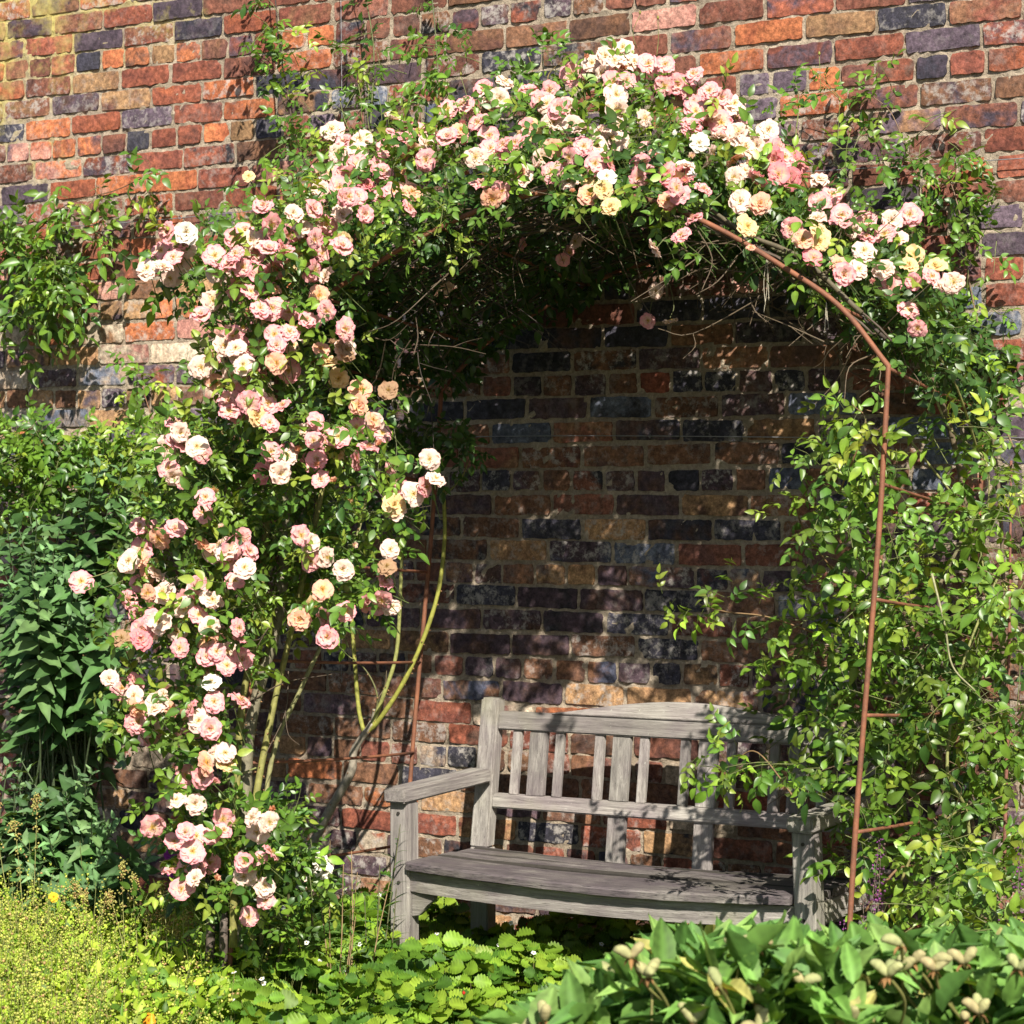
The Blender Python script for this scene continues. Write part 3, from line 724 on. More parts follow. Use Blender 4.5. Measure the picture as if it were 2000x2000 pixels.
# ------------------------------------------------------------------ foliage generators
def jitcol(base, M, sv=.18, sh=.08):
    c = np.array(base)[None] * np.exp(rng.normal(0, sv, (M, 1))) * np.exp(rng.normal(0, sh, (M, 3)))
    return np.clip(c, 0, 1)
def pickcols(pal, M, sv=.16):
    """pal: list of (weight, colour)"""
    w_ = np.array([p[0] for p in pal], float); w_ /= w_.sum(); c = np.array([p[1] for p in pal])
    return np.clip(c[rng.choice(len(pal), M, p=w_)] * np.exp(rng.normal(0, sv, (M, 1))), 0, 1)
def compound(mc, P, dirs, nrm, size, cols, tm, nleaf=5, petcol=(.16, .20, .05)):
    """pinnate leaves: M leaves with nleaf leaflets each"""
    M = len(P)
    if M == 0: return
    R = frame(dirs, nrm)
    x, y, z = R[..., 0], R[..., 1], R[..., 2]
    slots = {3: [(1, 0), (.55, 1), (.55, -1)], 5: [(1, 0), (.72, 1), (.72, -1), (.38, 1), (.38, -1)], 7: [(1, 0), (.8, 1), (.8, -1), (.52, 1), (.52, -1), (.27, 1), (.27, -1)]}[nleaf]
    L = size * 1.9
    stamp(mc, STICK, R, P, np.stack([size * .035, L, size * .035], -1), np.tile([petcol], (M, 1)))
    for (s, sd) in slots:
        q = P + y * (L * s)[:, None] - z * (.12 * L * s * s)[:, None]
        ang = rng.normal(.95 if sd else 0, .18, M)
        d = y * np.cos(ang)[:, None] + x * (np.sin(ang) * sd)[:, None] if sd else y + x * rng.normal(0, .15, M)[:, None]
        d = d - z * rng.uniform(-.05, .45, M)[:, None]
        nn = z + rng.normal(0, .28, (M, 3))
        sc = size * (1.12 if sd == 0 else (.95 if s > .5 else .78)) * rng.uniform(.8, 1.15, M)
        ti = rng.integers(0, len(tm), M)
        Rl = frame(d, nn); cc = cols * np.exp(rng.normal(0, .08, (M, 1)))
        for k in range(len(tm)):
            m = ti == k
            if m.any(): stamp(mc, tm[k], Rl[m], q[m], sc[m], cc[m])
def shoots(fol, stem, start, direc, length, size, pal, tm, nleaf=5, step=.035, droop=.35, face=None, stemcol=(.14, .16, .05), r=.0017, young=None):
    """leafy shoots: short curved stems carrying alternate compound leaves"""
    P, Dd, Nn, Sz, Cc = [], [], [], [], []
    for i in range(len(start)):
        n = max(3, int(length[i] / step)); p = np.array(start[i], float); d = unit(direc[i]); pts = [p.copy()]
        c = pickcols(pal, 1)[0]
        ph = rnd.uniform(0, 6)
        for k in range(n):
            d = unit(d + np.array([0, 0, -droop * step * 3]) + rng.normal(0, .10, 3))
            p = p + d * step; pts.append(p.copy())
            side = unit(np.cross(d, rng.normal(0, 1, 3)))
            nr = .55 * SUNV + .5 * np.array([0, 0, 1.0]) + (np.array([-.3, -.9, .1]) * .55) + rng.normal(0, .38, 3)
            dl = d * .5 + side * .9 + np.array([0, 0, -.15]); s = k / n
            P.append(p.copy()); Dd.append(dl); Nn.append(nr); Sz.append(size * rng.uniform(.75, 1.15) * (1 - .35 * s)); 
            cc = c * math.exp(rng.normal(0, .14))
            if young is not None: cc = cc * (1 - s * s * .6) + np.array(young) * s * s * .6
            Cc.append(cc)
        if stem is not None: tube(stem, pts, r, r * .5, 4, stemcol, cap=False)
    compound(fol, np.array(P), np.array(Dd), np.array(Nn), np.array(Sz), np.array(Cc), tm, nleaf)
def scatter(blobs, fn, dens=1.0):
    """random points inside picture-space ellipses with a depth range: (u, v, ru, rv, q0, q1, n)"""
    out = []
    for (u, v, ru, rv, q0, q1, n) in blobs:
        for _ in range(max(1, int(n * dens))):
            a = rnd.uniform(0, 2 * math.pi); r_ = math.sqrt(rnd.random())
            out.append(fn(u + ru * r_ * math.cos(a), v + rv * r_ * math.sin(a), rnd.uniform(q0, q1)))
    return np.array(out)
def loose(fol, pts, size, pal, tm, nleaf=5, up=.6, sun=.5, cam_=.5, rand=.5):
    M = len(pts)
    dirs = rng.normal(0, 1, (M, 3)) + np.array([0, -.4, -.25])
    nr = sun * SUNV[None] + up * np.array([[0, 0, 1.0]]) + cam_ * np.array([[.4, -.9, 0]]) + rng.normal(0, rand, (M, 3))
    compound(fol, pts, dirs, nr, size * rng.uniform(.75, 1.2, M), pickcols(pal, M), tm, nleaf)

G_ROSE = [(4, (.095, .19, .025)), (2.4, (.05, .12, .02)), (3, (.16, .27, .03)), (1.2, (.27, .35, .05))]
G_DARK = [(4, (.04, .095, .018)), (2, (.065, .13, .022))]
G_YEL = [(4, (.20, .33, .035)), (3, (.13, .26, .035)), (1.2, (.32, .40, .05)), (2, (.08, .18, .03))]
G_MID = [(4, (.095, .20, .025)), (3, (.145, .27, .03)), (1, (.26, .36, .04)), (1.5, (.05, .125, .02))]
G_BUD = [(4, (.070, .155, .042)), (3, (.045, .105, .028)), (2, (.12, .21, .07))]

# ------------------------------------------------------------------ blooms read off the photograph
def B_(ox, oy, s): 
    out = []
    for tok in s.split(';'):
        x, y, k = tok.split(','); sm = k.endswith('s'); k = k.strip().rstrip('s')
        out.append((ox + float(x) / 2.76, oy + float(y) / 2.76, k, sm))
    return out
BL = B_(0, 0, '1000,1255,W;870,1350,P;960,1320,A;880,1440,C;975,1420,C;920,1500,C;1145,1620,C;1580,1150,C;1690,1130,P;1460,1210,P;1320,1240,P;1550,1270,P;1610,1290,P;1700,1290,P;1760,1210,P;1270,1370,P;1380,1380,P;1310,1440,P;1480,1430,As;1410,1300,P;1450,1340,P;1700,1350,P;1840,1310,A;1685,1470,P;1760,1490,C;1580,1400,A;1720,1590,A;1350,1570,P;1440,1560,P;1490,1560,As;1470,1660,P;1340,1680,As;1390,1660,As;1680,1730,P;1320,1770,P;1480,1800,A;1560,1790,P;1480,1870,P;1790,700,C;1820,830,C;1750,1040,P;1830,1010,P;1880,1060,P;1340,950,Ys;1930,890,P;1730,1880,A;1865,1885,C;1530,1370,P;1630,1230,C;1240,1420,P')
BL += B_(650, 0, '400,690,P;400,750,P;290,800,P;510,780,C;420,820,A;620,590,P;705,560,P;815,480,P;900,530,C;930,440,C;850,600,C;1060,490,P;1120,540,P;1260,580,C;1190,660,C;1290,680,C;1055,700,A;690,700,A;620,740,P;985,770,P;850,800,P;930,850,P;770,850,C;800,990,P;910,1030,A;720,940,As;885,920,As;1190,800,A;1080,905,C;1010,930,As;1180,930,P;1465,300,C;1520,330,C;1400,400,P;1460,400,C;1510,440,P;1570,370,As;1610,430,P;1700,345,P;1365,305,As;1785,460,P;1545,600,C;1550,680,C;1440,710,C;1420,770,C;1350,790,P;1500,740,C;1560,770,C;1460,810,P;1490,880,R;1680,640,C;1665,895,P;1750,840,As;1375,965,Y;1475,950,W;1460,1020,Y;1380,1050,A;1270,980,C;270,930,P;330,1030,P;425,1035,A;190,1010,R;240,960,P;370,920,As;500,860,P;60,770,P;150,750,C;90,1000,P;30,950,A;60,1060,P;130,1060,P;50,1330,P;1745,1335,C;1820,960,R;1900,900,C;1800,1080,A;1850,1010,P;1910,500,P')
BL += B_(1300, 0, '20,460,P;145,510,P;150,560,P;300,530,A;370,560,C;250,560,C;190,600,C;240,630,C;300,660,P;380,640,P;140,690,P;290,740,C;180,770,W;370,780,C;430,790,C;240,840,C;370,860,A;490,790,C;600,800,P;580,860,R;640,850,P;720,880,R;610,940,R;430,920,C;500,960,P;110,910,W;100,970,P;205,1020,P;30,970,R;400,1085,C;150,1180,P;510,1100,A;440,1220,A;820,1110,P;895,1050,P;870,1160,P;1080,1180,P;1215,1190,C;950,1160,P;1010,1240,C;1080,1280,P;1180,1240,As;700,1310,Cs;740,1290,A;830,1300,A;795,1390,R;935,1430,A;960,1480,P;1040,1450,C;1180,1460,C;1340,1520,P;1210,1550,P;1455,1435,Y;1490,1550,C;1310,1670,P;1360,1770,P;1310,1430,Y')
SHADE0 = B_(650, 0, '1270,1360,A;1310,1300,A;1030,1320,Y;1510,1250,P;640,1490,Y;605,1550,Y;735,1420,Y;245,1665,C;130,1710,Y;1740,1570,A;1700,1730,A;1820,1720,A;1240,1400,P') + B_(650, 650, '185,610,P;325,720,A')
SHADE = [(u, v, 'C' if i % 2 else 'P', s_) for i, (u, v, k, s_) in enumerate(SHADE0)]
BL += B_(0, 650, '1150,130,P;1160,270,A;1270,80,C;1350,110,P;1240,170,C;1310,170,C;1410,200,P;1250,230,C;1320,280,P;1490,160,A;1490,70,P;1380,360,C;1280,430,P;1340,380,P;1380,450,A;1525,390,P;1775,165,Y;1865,90,C;1705,480,P;1740,540,A;1840,560,Y;1770,590,P;975,540,C;950,490,P;1060,610,C;1090,650,P;900,620,C;920,680,C;930,590,As;910,730,P;1460,640,P;1540,660,P;1610,630,As;1420,755,R;1510,760,C;1690,690,P;1710,710,As;1730,790,P;1800,800,As;1155,850,Ys;1095,970,P;840,1060,P;860,1110,A;765,1170,P;1090,1150,A;1190,1140,C;1300,1110,P;1150,1190,C;1230,1180,C;1345,1180,A;1320,1265,C;1240,1230,A;1670,1130,C;1620,1090,P;1760,1210,C;1740,1385,A;1065,1370,P;800,1290,A;760,1350,P;880,1400,C;440,1340,P;1000,1480,C;1070,1520,P;960,1610,C;970,1700,P;930,1530,C;740,1520,P;770,1600,P;760,1650,R;1120,1660,A;1190,1640,As;1120,1750,A;1300,1660,P;1230,1720,C;1310,1760,P;1140,1880,W;1615,1545,A;1755,1540,A;1890,905,Ys')
BL += B_(650, 650, '300,310,A;140,390,A;215,470,A;40,560,Y;130,510,P;265,540,P;250,600,As;135,690,P;500,830,P;555,785,C;330,930,Y;300,965,As;345,965,C;115,1145,Cs;290,1260,A;265,1440,P;240,1475,P')
BL += B_(0, 1300, '655,170,C;660,120,P;735,220,A;880,150,Cs;905,230,A;1140,90,W;1295,185,P;1110,250,C;1000,270,A;1050,330,P;1130,340,P;800,330,C;820,400,P;1110,525,A;1225,540,A;1215,470,C;1000,590,P;950,725,C')
BUSH = B_(0, 1300, '820,870,P;1360,820,C;1450,840,C;1470,775,As;1000,900,P;1060,920,C;1140,920,P;1040,1000,P;1000,1090,P;1080,1090,P;1050,1150,C;1165,1150,As;1320,1060,P;1400,1040,P;1435,1265,P;1340,1355,P')
WHITEB = B_(0, 1300, '1715,1050,W;1625,1130,W;1745,1110,W;1690,1190,C')
def bloom_pos(u, v, kind):
    if kind == 'shade': return at_q(u, v, rnd.uniform(.35, .6))
    if kind == 'low': return at_q(u, v, rnd.uniform(-.36, -.20))
    if u < 720 and v > 380: return at_q(u, v, q_front(u, v) + rnd.uniform(-.16, .0))
    return at_q(u, v, q_front(u, v) + rnd.uniform(-.13, .0))
def cluster(lst):
    """roses open in trusses: give most heads one or two close companions"""
    out = list(lst)
    for (u, v, k, sm) in lst:
        for _ in range(rnd.choice((0, 0, 1, 1, 1, 2)) if not sm else 0):
            an = rnd.uniform(0, 6.283); r_ = rnd.uniform(24, 42)
            out.append((u + r_ * math.cos(an), v + r_ * math.sin(an), rnd.choice((k, k, 'P', 'C')), rnd.random() < .12))
    return out
def put_blooms(root, lst, kind, fol=None, stem=None, size=.0350):
    if kind in ('left', 'crown', 'low'): lst = cluster(lst)
    lst = sorted(lst, key=lambda b: b[3])
    rest = MC(); any_rest = False
    for i, (u, v, k, sm) in enumerate(lst):
        p = bloom_pos(u, v, kind) if kind != 'white' else at(u, v, 1.22)
        if kind != 'white' and rnd.random() < .012: k = 'S'
        if k == 'A' and not sm and rnd.random() < .4: k = 'P' if rnd.random() < .6 else 'Y'
        n = unit(.55 * SUNV + .55 * unit(CAM - p) + rng.normal(0, .46, 3) + np.array([0, 0, .05]))
        sc = size * (.72 if kind == 'shade' else 1) * (rnd.uniform(.42, .6) if sm else rnd.uniform(.86, 1.12)) * np.linalg.norm(p - CAM) / 7.0
        if kind == 'shade': n = unit(unit(CAM - p) + rng.normal(0, .8, 3) + np.array([0, 0, -.6]))
        R = frame(np.array([unit(np.cross(n, rng.normal(0, 1, 3)))]), n[None])[0]
        me = BUD[k] if sm and rnd.random() < .7 else BLOOM[(k, rnd.randrange(4))]
        if kind != 'white' and i < 100:
            o = bpy.data.objects.new('bud' if me in BUD.values() else 'bloom', me); COL.objects.link(o); o.parent = root
            m = Matrix([list(R[r_] * sc) + [p[r_] - root.location[r_]] for r_ in range(3)] + [[0, 0, 0, 1]])
            o.matrix_local = m
        elif kind == 'white':
            o = bpy.data.objects.new('bloom', me); COL.objects.link(o); o.parent = root
            o.matrix_local = Matrix([list(R[r_] * sc * .85) + [p[r_] - root.location[r_]] for r_ in range(3)] + [[0, 0, 0, 1]])
        else:
            nv = len(me.vertices); co = np.empty(nv * 3); me.vertices.foreach_get('co', co); co = co.reshape(-1, 3)
            cl = np.empty(nv * 4, np.float32); me.attributes['col'].data.foreach_get('color', cl); cl = cl.reshape(-1, 4)[:, :3]
            li = np.empty(len(me.loops), np.int32); me.loops.foreach_get('vertex_index', li)
            ls = np.empty(len(me.polygons), np.int32); me.polygons.foreach_get('loop_total', ls)
            rest.add(co * sc @ R.T + p, li, ls, cl); any_rest = True
        if kind == 'shade':                      # hangs on a long stalk from the roof of the arch
            e = p + np.array([rnd.uniform(-.08, .08), rnd.uniform(-.05, .05), .36]); tube(SHADE_STEM, spline([p - n * .004, p + [0, .02, .05], (p + e) / 2 + rng.normal(0, .02, 3), e], 5), .0014, .0018, 5, (.10, .11, .04), cap=False)
        if stem is not None:                     # flower stalk going back into the plant
            back = p - n * .03; end = p - n * .05 + np.array([rnd.uniform(-.04, .04), rnd.uniform(.05, .12), -rnd.uniform(.04, .10)])
            tube(stem, spline([p, back, end], 3), .0016, .0014, 4, (.13, .17, .05), cap=False)
        if fol is not None and not (kind == 'crown' and u > 1330 and v > hoop_v(u) - 55):   # leaves round the flower
            M = 2; pts = p - n * .06 + rng.normal(0, .028, (M, 3)); loose(fol, pts, .034, G_ROSE, ROSE)
    if any_rest: rest.build('bloom', M_PETAL, root, kind='stuff')

# ------------------------------------------------------------------ climbing rose up the left leg of the arch
def base_at(u, v, d): 
    p = at(u, v, d); return np.array([p[0], p[1], 0.0])
def twigs(stem, blobs, fn, n, col=(.10, .07, .045), L=.3):
    """dead and bare twigs inside the plant"""
    P = scatter(blobs, fn, n)
    for p in P:
        d = unit(rng.normal(0, 1, 3) * np.array([1, .7, .7])); l = rnd.uniform(.4, 1) * L; b = rng.normal(0, .12, 3) * l
        q = [p, p + d * l * .5 + b, p + d * l + b * .5]
        tube(stem, spline(q, 4), .0024, .0010, 4, col, cap=False)
        if rnd.random() < .6:
            m = q[1]; e = m + unit(d + rng.normal(0, .7, 3)) * l * .4; tube(stem, spline([m, (m + e) / 2 + rng.normal(0, .01, 3), e], 3), .0014, .0007, 4, col, cap=False)
R1 = empty('climbing_rose', base_at(450, 1850, 1.4), 'pink and apricot climbing rose covering the left leg of the rusty arch', 'climbing rose', 'climbing roses on the arch')
fol, stem = MC(), MC()
LB = [(480, 480, 100, 70, -.2, .25, 16), (560, 570, 120, 90, -.15, .5, 26), (600, 440, 80, 60, -.1, .4, 14), (660, 640, 80, 110, -.05, .7, 24), (540, 700, 100, 90, -.15, .5, 24),
      (610, 800, 110, 80, -.15, .5, 26), (500, 860, 110, 70, -.2, .3, 22), (650, 930, 80, 70, -.1, .5, 16), (450, 930, 90, 70, -.2, .2, 17), (560, 1000, 90, 70, -.2, .3, 18),
      (400, 1040, 90, 60, -.25, .1, 14), (500, 1110, 100, 70, -.2, .2, 20), (640, 1080, 90, 60, -.1, .3, 15), (700, 1020, 50, 50, 0, .3, 6), (370, 870, 70, 50, -.2, .1, 10), (340, 930, 60, 60, -.2, .1, 8),
      (400, 1200, 80, 60, -.25, .1, 13), (520, 1200, 75, 40, -.2, .2, 8), (620, 1170, 70, 50, -.1, .2, 9), (300, 1040, 50, 40, -.25, 0, 5), (230, 1120, 45, 30, -.25, -.05, 4),
      (400, 1290, 80, 40, -.25, .1, 8), (380, 1400, 70, 45, -.25, .1, 9), (290, 1370, 50, 30, -.25, 0, 5), (410, 1480, 40, 45, -.25, -.05, 5), (360, 1540, 50, 30, -.2, 0, 4), (680, 1130, 40, 60, -.1, .2, 6), (380, 540, 50, 60, -.2, 0, 6), (450, 620, 50, 40, -.2, 0, 4)]
P = scatter(LB, at_qc)
dr = rng.normal(0, 1, (len(P), 3)) * .8 + np.array([-.1, -.7, .25])
shoots(fol, stem, P, dr, rng.uniform(.08, .20, len(P)), .033, G_ROSE, ROSE, 5, .030, young=(.2, .28, .05))
loose(fol, scatter(LB, lambda u, v, q: at_qc(u, v, q + .12), 1.8), .034, G_ROSE, ROSE)
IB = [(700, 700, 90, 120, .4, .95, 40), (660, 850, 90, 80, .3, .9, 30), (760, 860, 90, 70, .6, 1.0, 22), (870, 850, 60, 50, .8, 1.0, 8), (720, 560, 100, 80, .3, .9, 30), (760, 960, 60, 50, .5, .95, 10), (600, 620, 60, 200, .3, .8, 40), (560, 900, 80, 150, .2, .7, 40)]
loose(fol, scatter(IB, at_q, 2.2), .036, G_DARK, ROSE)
twigs(stem, [(640, 700, 120, 200, -.1, .8, 30), (560, 900, 120, 200, -.1, .5, 24), (760, 600, 140, 120, 0, .9, 40), (470, 1250, 100, 180, -.15, .2, 16)], at_q, 1)
for pts, r0, r1, c in (
    ([(455, 1850, -.08), (460, 1640, -.08), (470, 1400, -.06), (505, 1190, -.04), (530, 950, 0), (560, 750, 0)], .012, .007, (.21, .20, .05)),
    ([(468, 1850, 0), (478, 1560, 0), (492, 1400, 0), (548, 1180, .02), (560, 950, .03), (600, 700, 0)], .020, .012, (.21, .185, .12)),
    ([(490, 1850, 0), (495, 1600, .02), (530, 1400, .04), (560, 1270, .05), (610, 1050, .05), (650, 850, .1)], .011, .007, (.26, .25, .07)),
    ([(510, 1850, .06), (515, 1600, .08), (540, 1450, .1), (590, 1340, .12), (660, 1180, .2), (720, 960, .3)], .008, .005, (.25, .24, .10)),
    ([(480, 1850, .1), (485, 1500, .1), (500, 1330, .1), (520, 1150, .1), (520, 900, .1)], .007, .005, (.20, .24, .06)),
    ([(470, 1850, .03), (475, 1500, .03), (484, 1330, .02), (490, 1150, 0), (440, 950, -.1)], .006, .004, (.19, .18, .07)),
    ([(560, 750, .1), (640, 620, .2), (760, 500, .3), (900, 420, .4), (1100, 370, .5)], .011, .006, (.07, .05, .035)),
    ([(600, 760, .2), (690, 600, .4), (820, 480, .6), (1000, 400, .8)], .010, .006, (.07, .05, .035)),
    ([(650, 850, .4), (760, 640, .6), (860, 520, .8), (960, 440, .9)], .008, .005, (.06, .045, .035)),
    ([(540, 950, .4), (660, 800, .5), (720, 640, .7), (800, 520, .9)], .007, .005, (.06, .045, .035))):
    tube(stem, spline([at_q(*p) for p in pts], 8), r0, r1, 8, c, knobs=.05); thorns(stem, spline([at_q(*p) for p in pts], 8), r0)
# trailing side shoots towards the left
for pts in ([(500, 1090, -.1), (400, 1040, -.2), (330, 1020, -.25)], [(420, 1130, -.1), (290, 1100, -.2), (170, 1130, -.25)], [(450, 1360, -.1), (340, 1360, -.2), (250, 1350, -.22)], [(560, 1100, 0), (660, 1000, -.1), (730, 1000, -.12)], [(470, 900, -.1), (400, 880, -.2), (340, 850, -.2)], [(430, 560, 0), (380, 520, -.1), (350, 480, -.15)], [(500, 1500, 0), (400, 1540, -.15), (340, 1570, -.2)]):
    sp = spline([at_q(*p) for p in pts], 5); tube(stem, sp, .0028, .0016, 5, (.2, .22, .07), cap=False)
    shoots(fol, None, sp[2::3], rng.normal(0, 1, (len(sp[2::3]), 3)) + np.array([0, -.5, 0]), np.full(len(sp[2::3]), .07), .033, G_ROSE, ROSE, 5, .035)
LEFT = [b for b in BL if b[0] < 735 and b[1] > 375 or b[0] < 500]
put_blooms(R1, LEFT, 'left', fol, stem)
stem.build('cane', M_CANE, R1); fol.build('foliage', M_LEAF, R1)

# ------------------------------------------------------------------ climbing rose over the crown
R2 = empty('climbing_rose', base_at(1870, 1830, .35), 'climbing rose with pink and cream blooms over the crown and right shoulder of the arch', 'climbing rose', 'climbing roses on the arch')
fol, stem = MC(), MC()
CB = [(u, v + 22, ru, rv * .8, a, b, n * (.7 if u > 1480 else 1)) for (u, v, ru, rv, a, b, n) in [(620, 400, 70, 70, 0, .5, 14), (700, 340, 90, 90, 0, .8, 24), (800, 320, 90, 90, 0, .9, 26), (900, 290, 90, 100, 0, 1, 28), (1000, 270, 90, 100, 0, 1, 28), (1100, 250, 90, 110, 0, 1, 30),
      (1200, 250, 90, 110, 0, 1, 30), (1300, 270, 90, 100, 0, 1, 28), (1400, 320, 90, 90, 0, 1, 26), (1490, 370, 90, 80, 0, 1, 24), (1570, 430, 80, 80, .05, 1, 22), (1650, 480, 80, 70, .1, 1, 20),
      (1720, 550, 80, 70, .15, 1, 20), (1790, 620, 80, 70, .3, 1, 16), (1850, 690, 60, 60, .5, 1, 12), (740, 420, 90, 50, -.05, .4, 12), (840, 440, 50, 40, -.08, .2, 8), (640, 310, 50, 55, .1, .5, 6), 
      (1190, 170, 60, 50, .3, .9, 8), (1060, 130, 50, 30, .4, .9, 5), (1300, 190, 50, 40, .3, .9, 6), (760, 230, 60, 45, .4, .9, 6)]] + [(690, 500, 60, 45, -.12, .0, 7), (770, 450, 60, 35, -.12, 0, 7), (860, 425, 60, 35, -.12, 0, 7), (960, 400, 60, 26, -.12, 0, 6), (1060, 385, 60, 22, -.12, 0, 5), (1180, 380, 60, 22, -.12, 0, 5), (1270, 400, 40, 20, -.12, 0, 3)]
P = scatter(CB, at_qc, .95)
dr = rng.normal(0, 1, (len(P), 3)) * .7 + np.array([0, -.3, .35])
shoots(fol, stem, P, dr, rng.uniform(.05, .13, len(P)), .031, G_ROSE, ROSE, 5, .030, young=(.2, .30, .05))
P = scatter([b for b in CB if b[0] > 1450], at_qc, .5)
shoots(fol, stem, P, rng.normal(0, 1, (len(P), 3)) * .7 + np.array([.3, -.3, .2]), rng.uniform(.06, .13, len(P)), .031, G_YEL, ROSE, 5, .030)
# the dense roof of the arch, between the two hoops
roof = []
for _ in range(3000):
    a = rnd.uniform(-.06, ARCH_W + .06); q = 1.16 - 1.18 * rnd.random() ** 1.35
    if a < .62 and q < .14: continue
    pr = hoop_profile(); b = np.interp(a, [p[0] for p in pr], [p[1] for p in pr])
    roof.append(arch(a, b + rnd.uniform(-.01, .19) + max(0, q - 1) * .3, q))
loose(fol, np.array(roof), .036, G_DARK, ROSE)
for a, b in ((.81, .45),):
    for k in range(46):                          # long bare canes bent over the hoops
        q = rnd.uniform(0, 1); lift = rnd.uniform(.0, .10); sh = rnd.uniform(-.2, .2)
        pr = spline([np.array((x, y, 0)) for x, y in hoop_profile()], 4); i0 = rnd.randrange(0, len(pr) // 2); i1 = rnd.randrange(i0 + 8, len(pr))
        pts = [arch(p[0], p[1] + lift * .6 + .012 * math.sin(i * .9 + q * 9) - .02, min(1.05, max(.07, q + sh * (i / len(pr) - .5)))) for i, p in enumerate(pr)][i0:i1]
        tube(stem, pts, rnd.choice([.0035, .0045, .006, .008]), .003, 6, rnd.choice([(.085, .06, .04), (.055, .04, .03), (.11, .09, .05)]), knobs=.05)
twb = [(u, hoop_v(u) + 20, 90, 45, .0, .9, 26) for u in range(680, 1700, 90)]
twigs(stem, twb, at_q, 1.3, (.12, .085, .05), .28)
twigs(stem, [(750, 600, 120, 100, .2, .9, 40), (900, 520, 120, 60, .3, .95, 40)], at_q, 1, (.05, .038, .028), .4)
RIGHT = [b for b in BL if b not in LEFT]
put_blooms(R2, RIGHT + [], 'crown', fol, stem)
SHADE_STEM = stem; put_blooms(R2, SHADE, 'shade', None, None)
# stems coming up the right side from the ground
for pts, r0, r1, c in (([(1890, 1830, .9), (1900, 1300, .9), (1880, 950, .85), (1800, 700, .7), (1650, 560, .5), (1450, 430, .4)], .010, .006, (.16, .12, .07)),
                       ([(1930, 1830, 1.0), (1960, 1200, 1.0), (1930, 800, 1.0), (1850, 650, .9), (1700, 500, .8)], .007, .004, (.14, .10, .06)),
                       ([(1700, 520, .35), (1630, 560, .2), (1560, 510, .25), (1500, 480, .3)], .009, .006, (.18, .17, .09)),
                       ([(1690, 640, .5), (1740, 560, .3), (1750, 530, .3)], .010, .007, (.13, .10, .05)),
                       ([(1910, 880, .7), (1870, 760, .5), (1830, 690, .4), (1790, 620, .3)], .004, .003, (.22, .22, .07))):
    tube(stem, spline([at_q(*p) for p in pts], 8), r0, r1, 7, c, knobs=.04)
# buds on thin stalks above the crown
for (u, v) in ((720, 180), (735, 170), (760, 190), (700, 165), (860, 190), (900, 150), (665, 200), (1640, 200), (1660, 260), (1600, 110), (1250, 30), (1285, 40)):
    p = at_q(u, v, rnd.uniform(.3, .7)); e = p + np.array([rnd.uniform(-.03, .03), .02, -rnd.uniform(.08, .16)])
    tube(stem, spline([e, (p + e) / 2 + rng.normal(0, .006, 3), p], 3), .0012, .0010, 4, (.2, .24, .07))
    stamp(fol, SEED, frame(np.array([[0, 0, 1.0]]), np.array([[0, 1.0, 0]])), p[None], np.array([[.009, .016, .009]]), np.array([(.35, .34, .08)]))
stem.build('cane', M_CANE, R2); fol.build('foliage', M_LEAF, R2)

# ------------------------------------------------------------------ low rose bush and its white-flowered neighbour
R3 = empty('rose_bush', base_at(520, 1880, 1.35), 'low pink rose bush at the foot of the arch, left of the bench', 'rose bush')
fol, stem = MC(), MC()
LOW = [(500, 1640, 80, 60, -.15, .15, 16), (560, 1700, 60, 60, -.1, .2, 14), (420, 1640, 60, 50, -.15, .15, 10), (480, 1740, 70, 50, -.1, .2, 12), (530, 1800, 70, 40, -.1, .2, 12), (560, 1640, 50, 50, -.1, .2, 8), (400, 1740, 50, 60, -.1, .2, 7)]
P = scatter(LOW, at_q, 1.2); shoots(fol, stem, P, rng.normal(0, 1, (len(P), 3)) + np.array([0, -.4, .6]), rng.uniform(.08, .18, len(P)), .034, G_ROSE, ROSE, 5, .032)
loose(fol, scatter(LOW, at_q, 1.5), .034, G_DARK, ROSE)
put_blooms(R3, BUSH, 'low', fol, stem)
for pts in ([(500, 1890, .1), (505, 1800, .08), (480, 1700, .05), (400, 1590, -.05)], [(520, 1890, .1), (530, 1780, .05), (520, 1650, 0), (490, 1560, -.05)], [(540, 1890, .1), (560, 1800, .1), (560, 1720, .05), (520, 1690, 0)], [(515, 1890, .08), (525, 1830, .05), (505, 1790, -.05)]):
    tube(stem, spline([at_q(*p) for p in pts], 6), .006, .003, 6, (.13, .12, .05))
for k, (u, v0, v1) in enumerate(((410, 1900, 1700), (437, 1900, 1720))):
    p, q = at_q(u, v0, 0), at_q(u - 2, v1, 0); tube(stem, [p, (p + q) / 2 + np.array([.004, 0, 0]), q], .014, .012, 8, (.13, .10, .08), knobs=.04)
stem.build('cane', M_CANE, R3); fol.build('foliage', M_LEAF, R3)
R4 = empty('rose_bush', base_at(605, 1830, .95), 'small white-flowered rose among willowherb stems just left of the bench', 'rose bush')
fol, stem = MC(), MC()
put_blooms(R4, WHITEB, 'white', fol, stem)
P = scatter([(600, 1720, 40, 50, .85, 1.02, 7)], at); shoots(fol, stem, P, rng.normal(0, 1, (len(P), 3)) + np.array([0, -.4, .6]), rng.uniform(.08, .15, len(P)), .03, G_ROSE, ROSE, 5)
tube(stem, spline([at(605, 1900, .95), at(610, 1800, .97), at(600, 1700, 1.0)], 5), .004, .003, 6, (.15, .14, .05))
stem.build('cane', M_CANE, R4); fol.build('foliage', M_LEAF, R4)

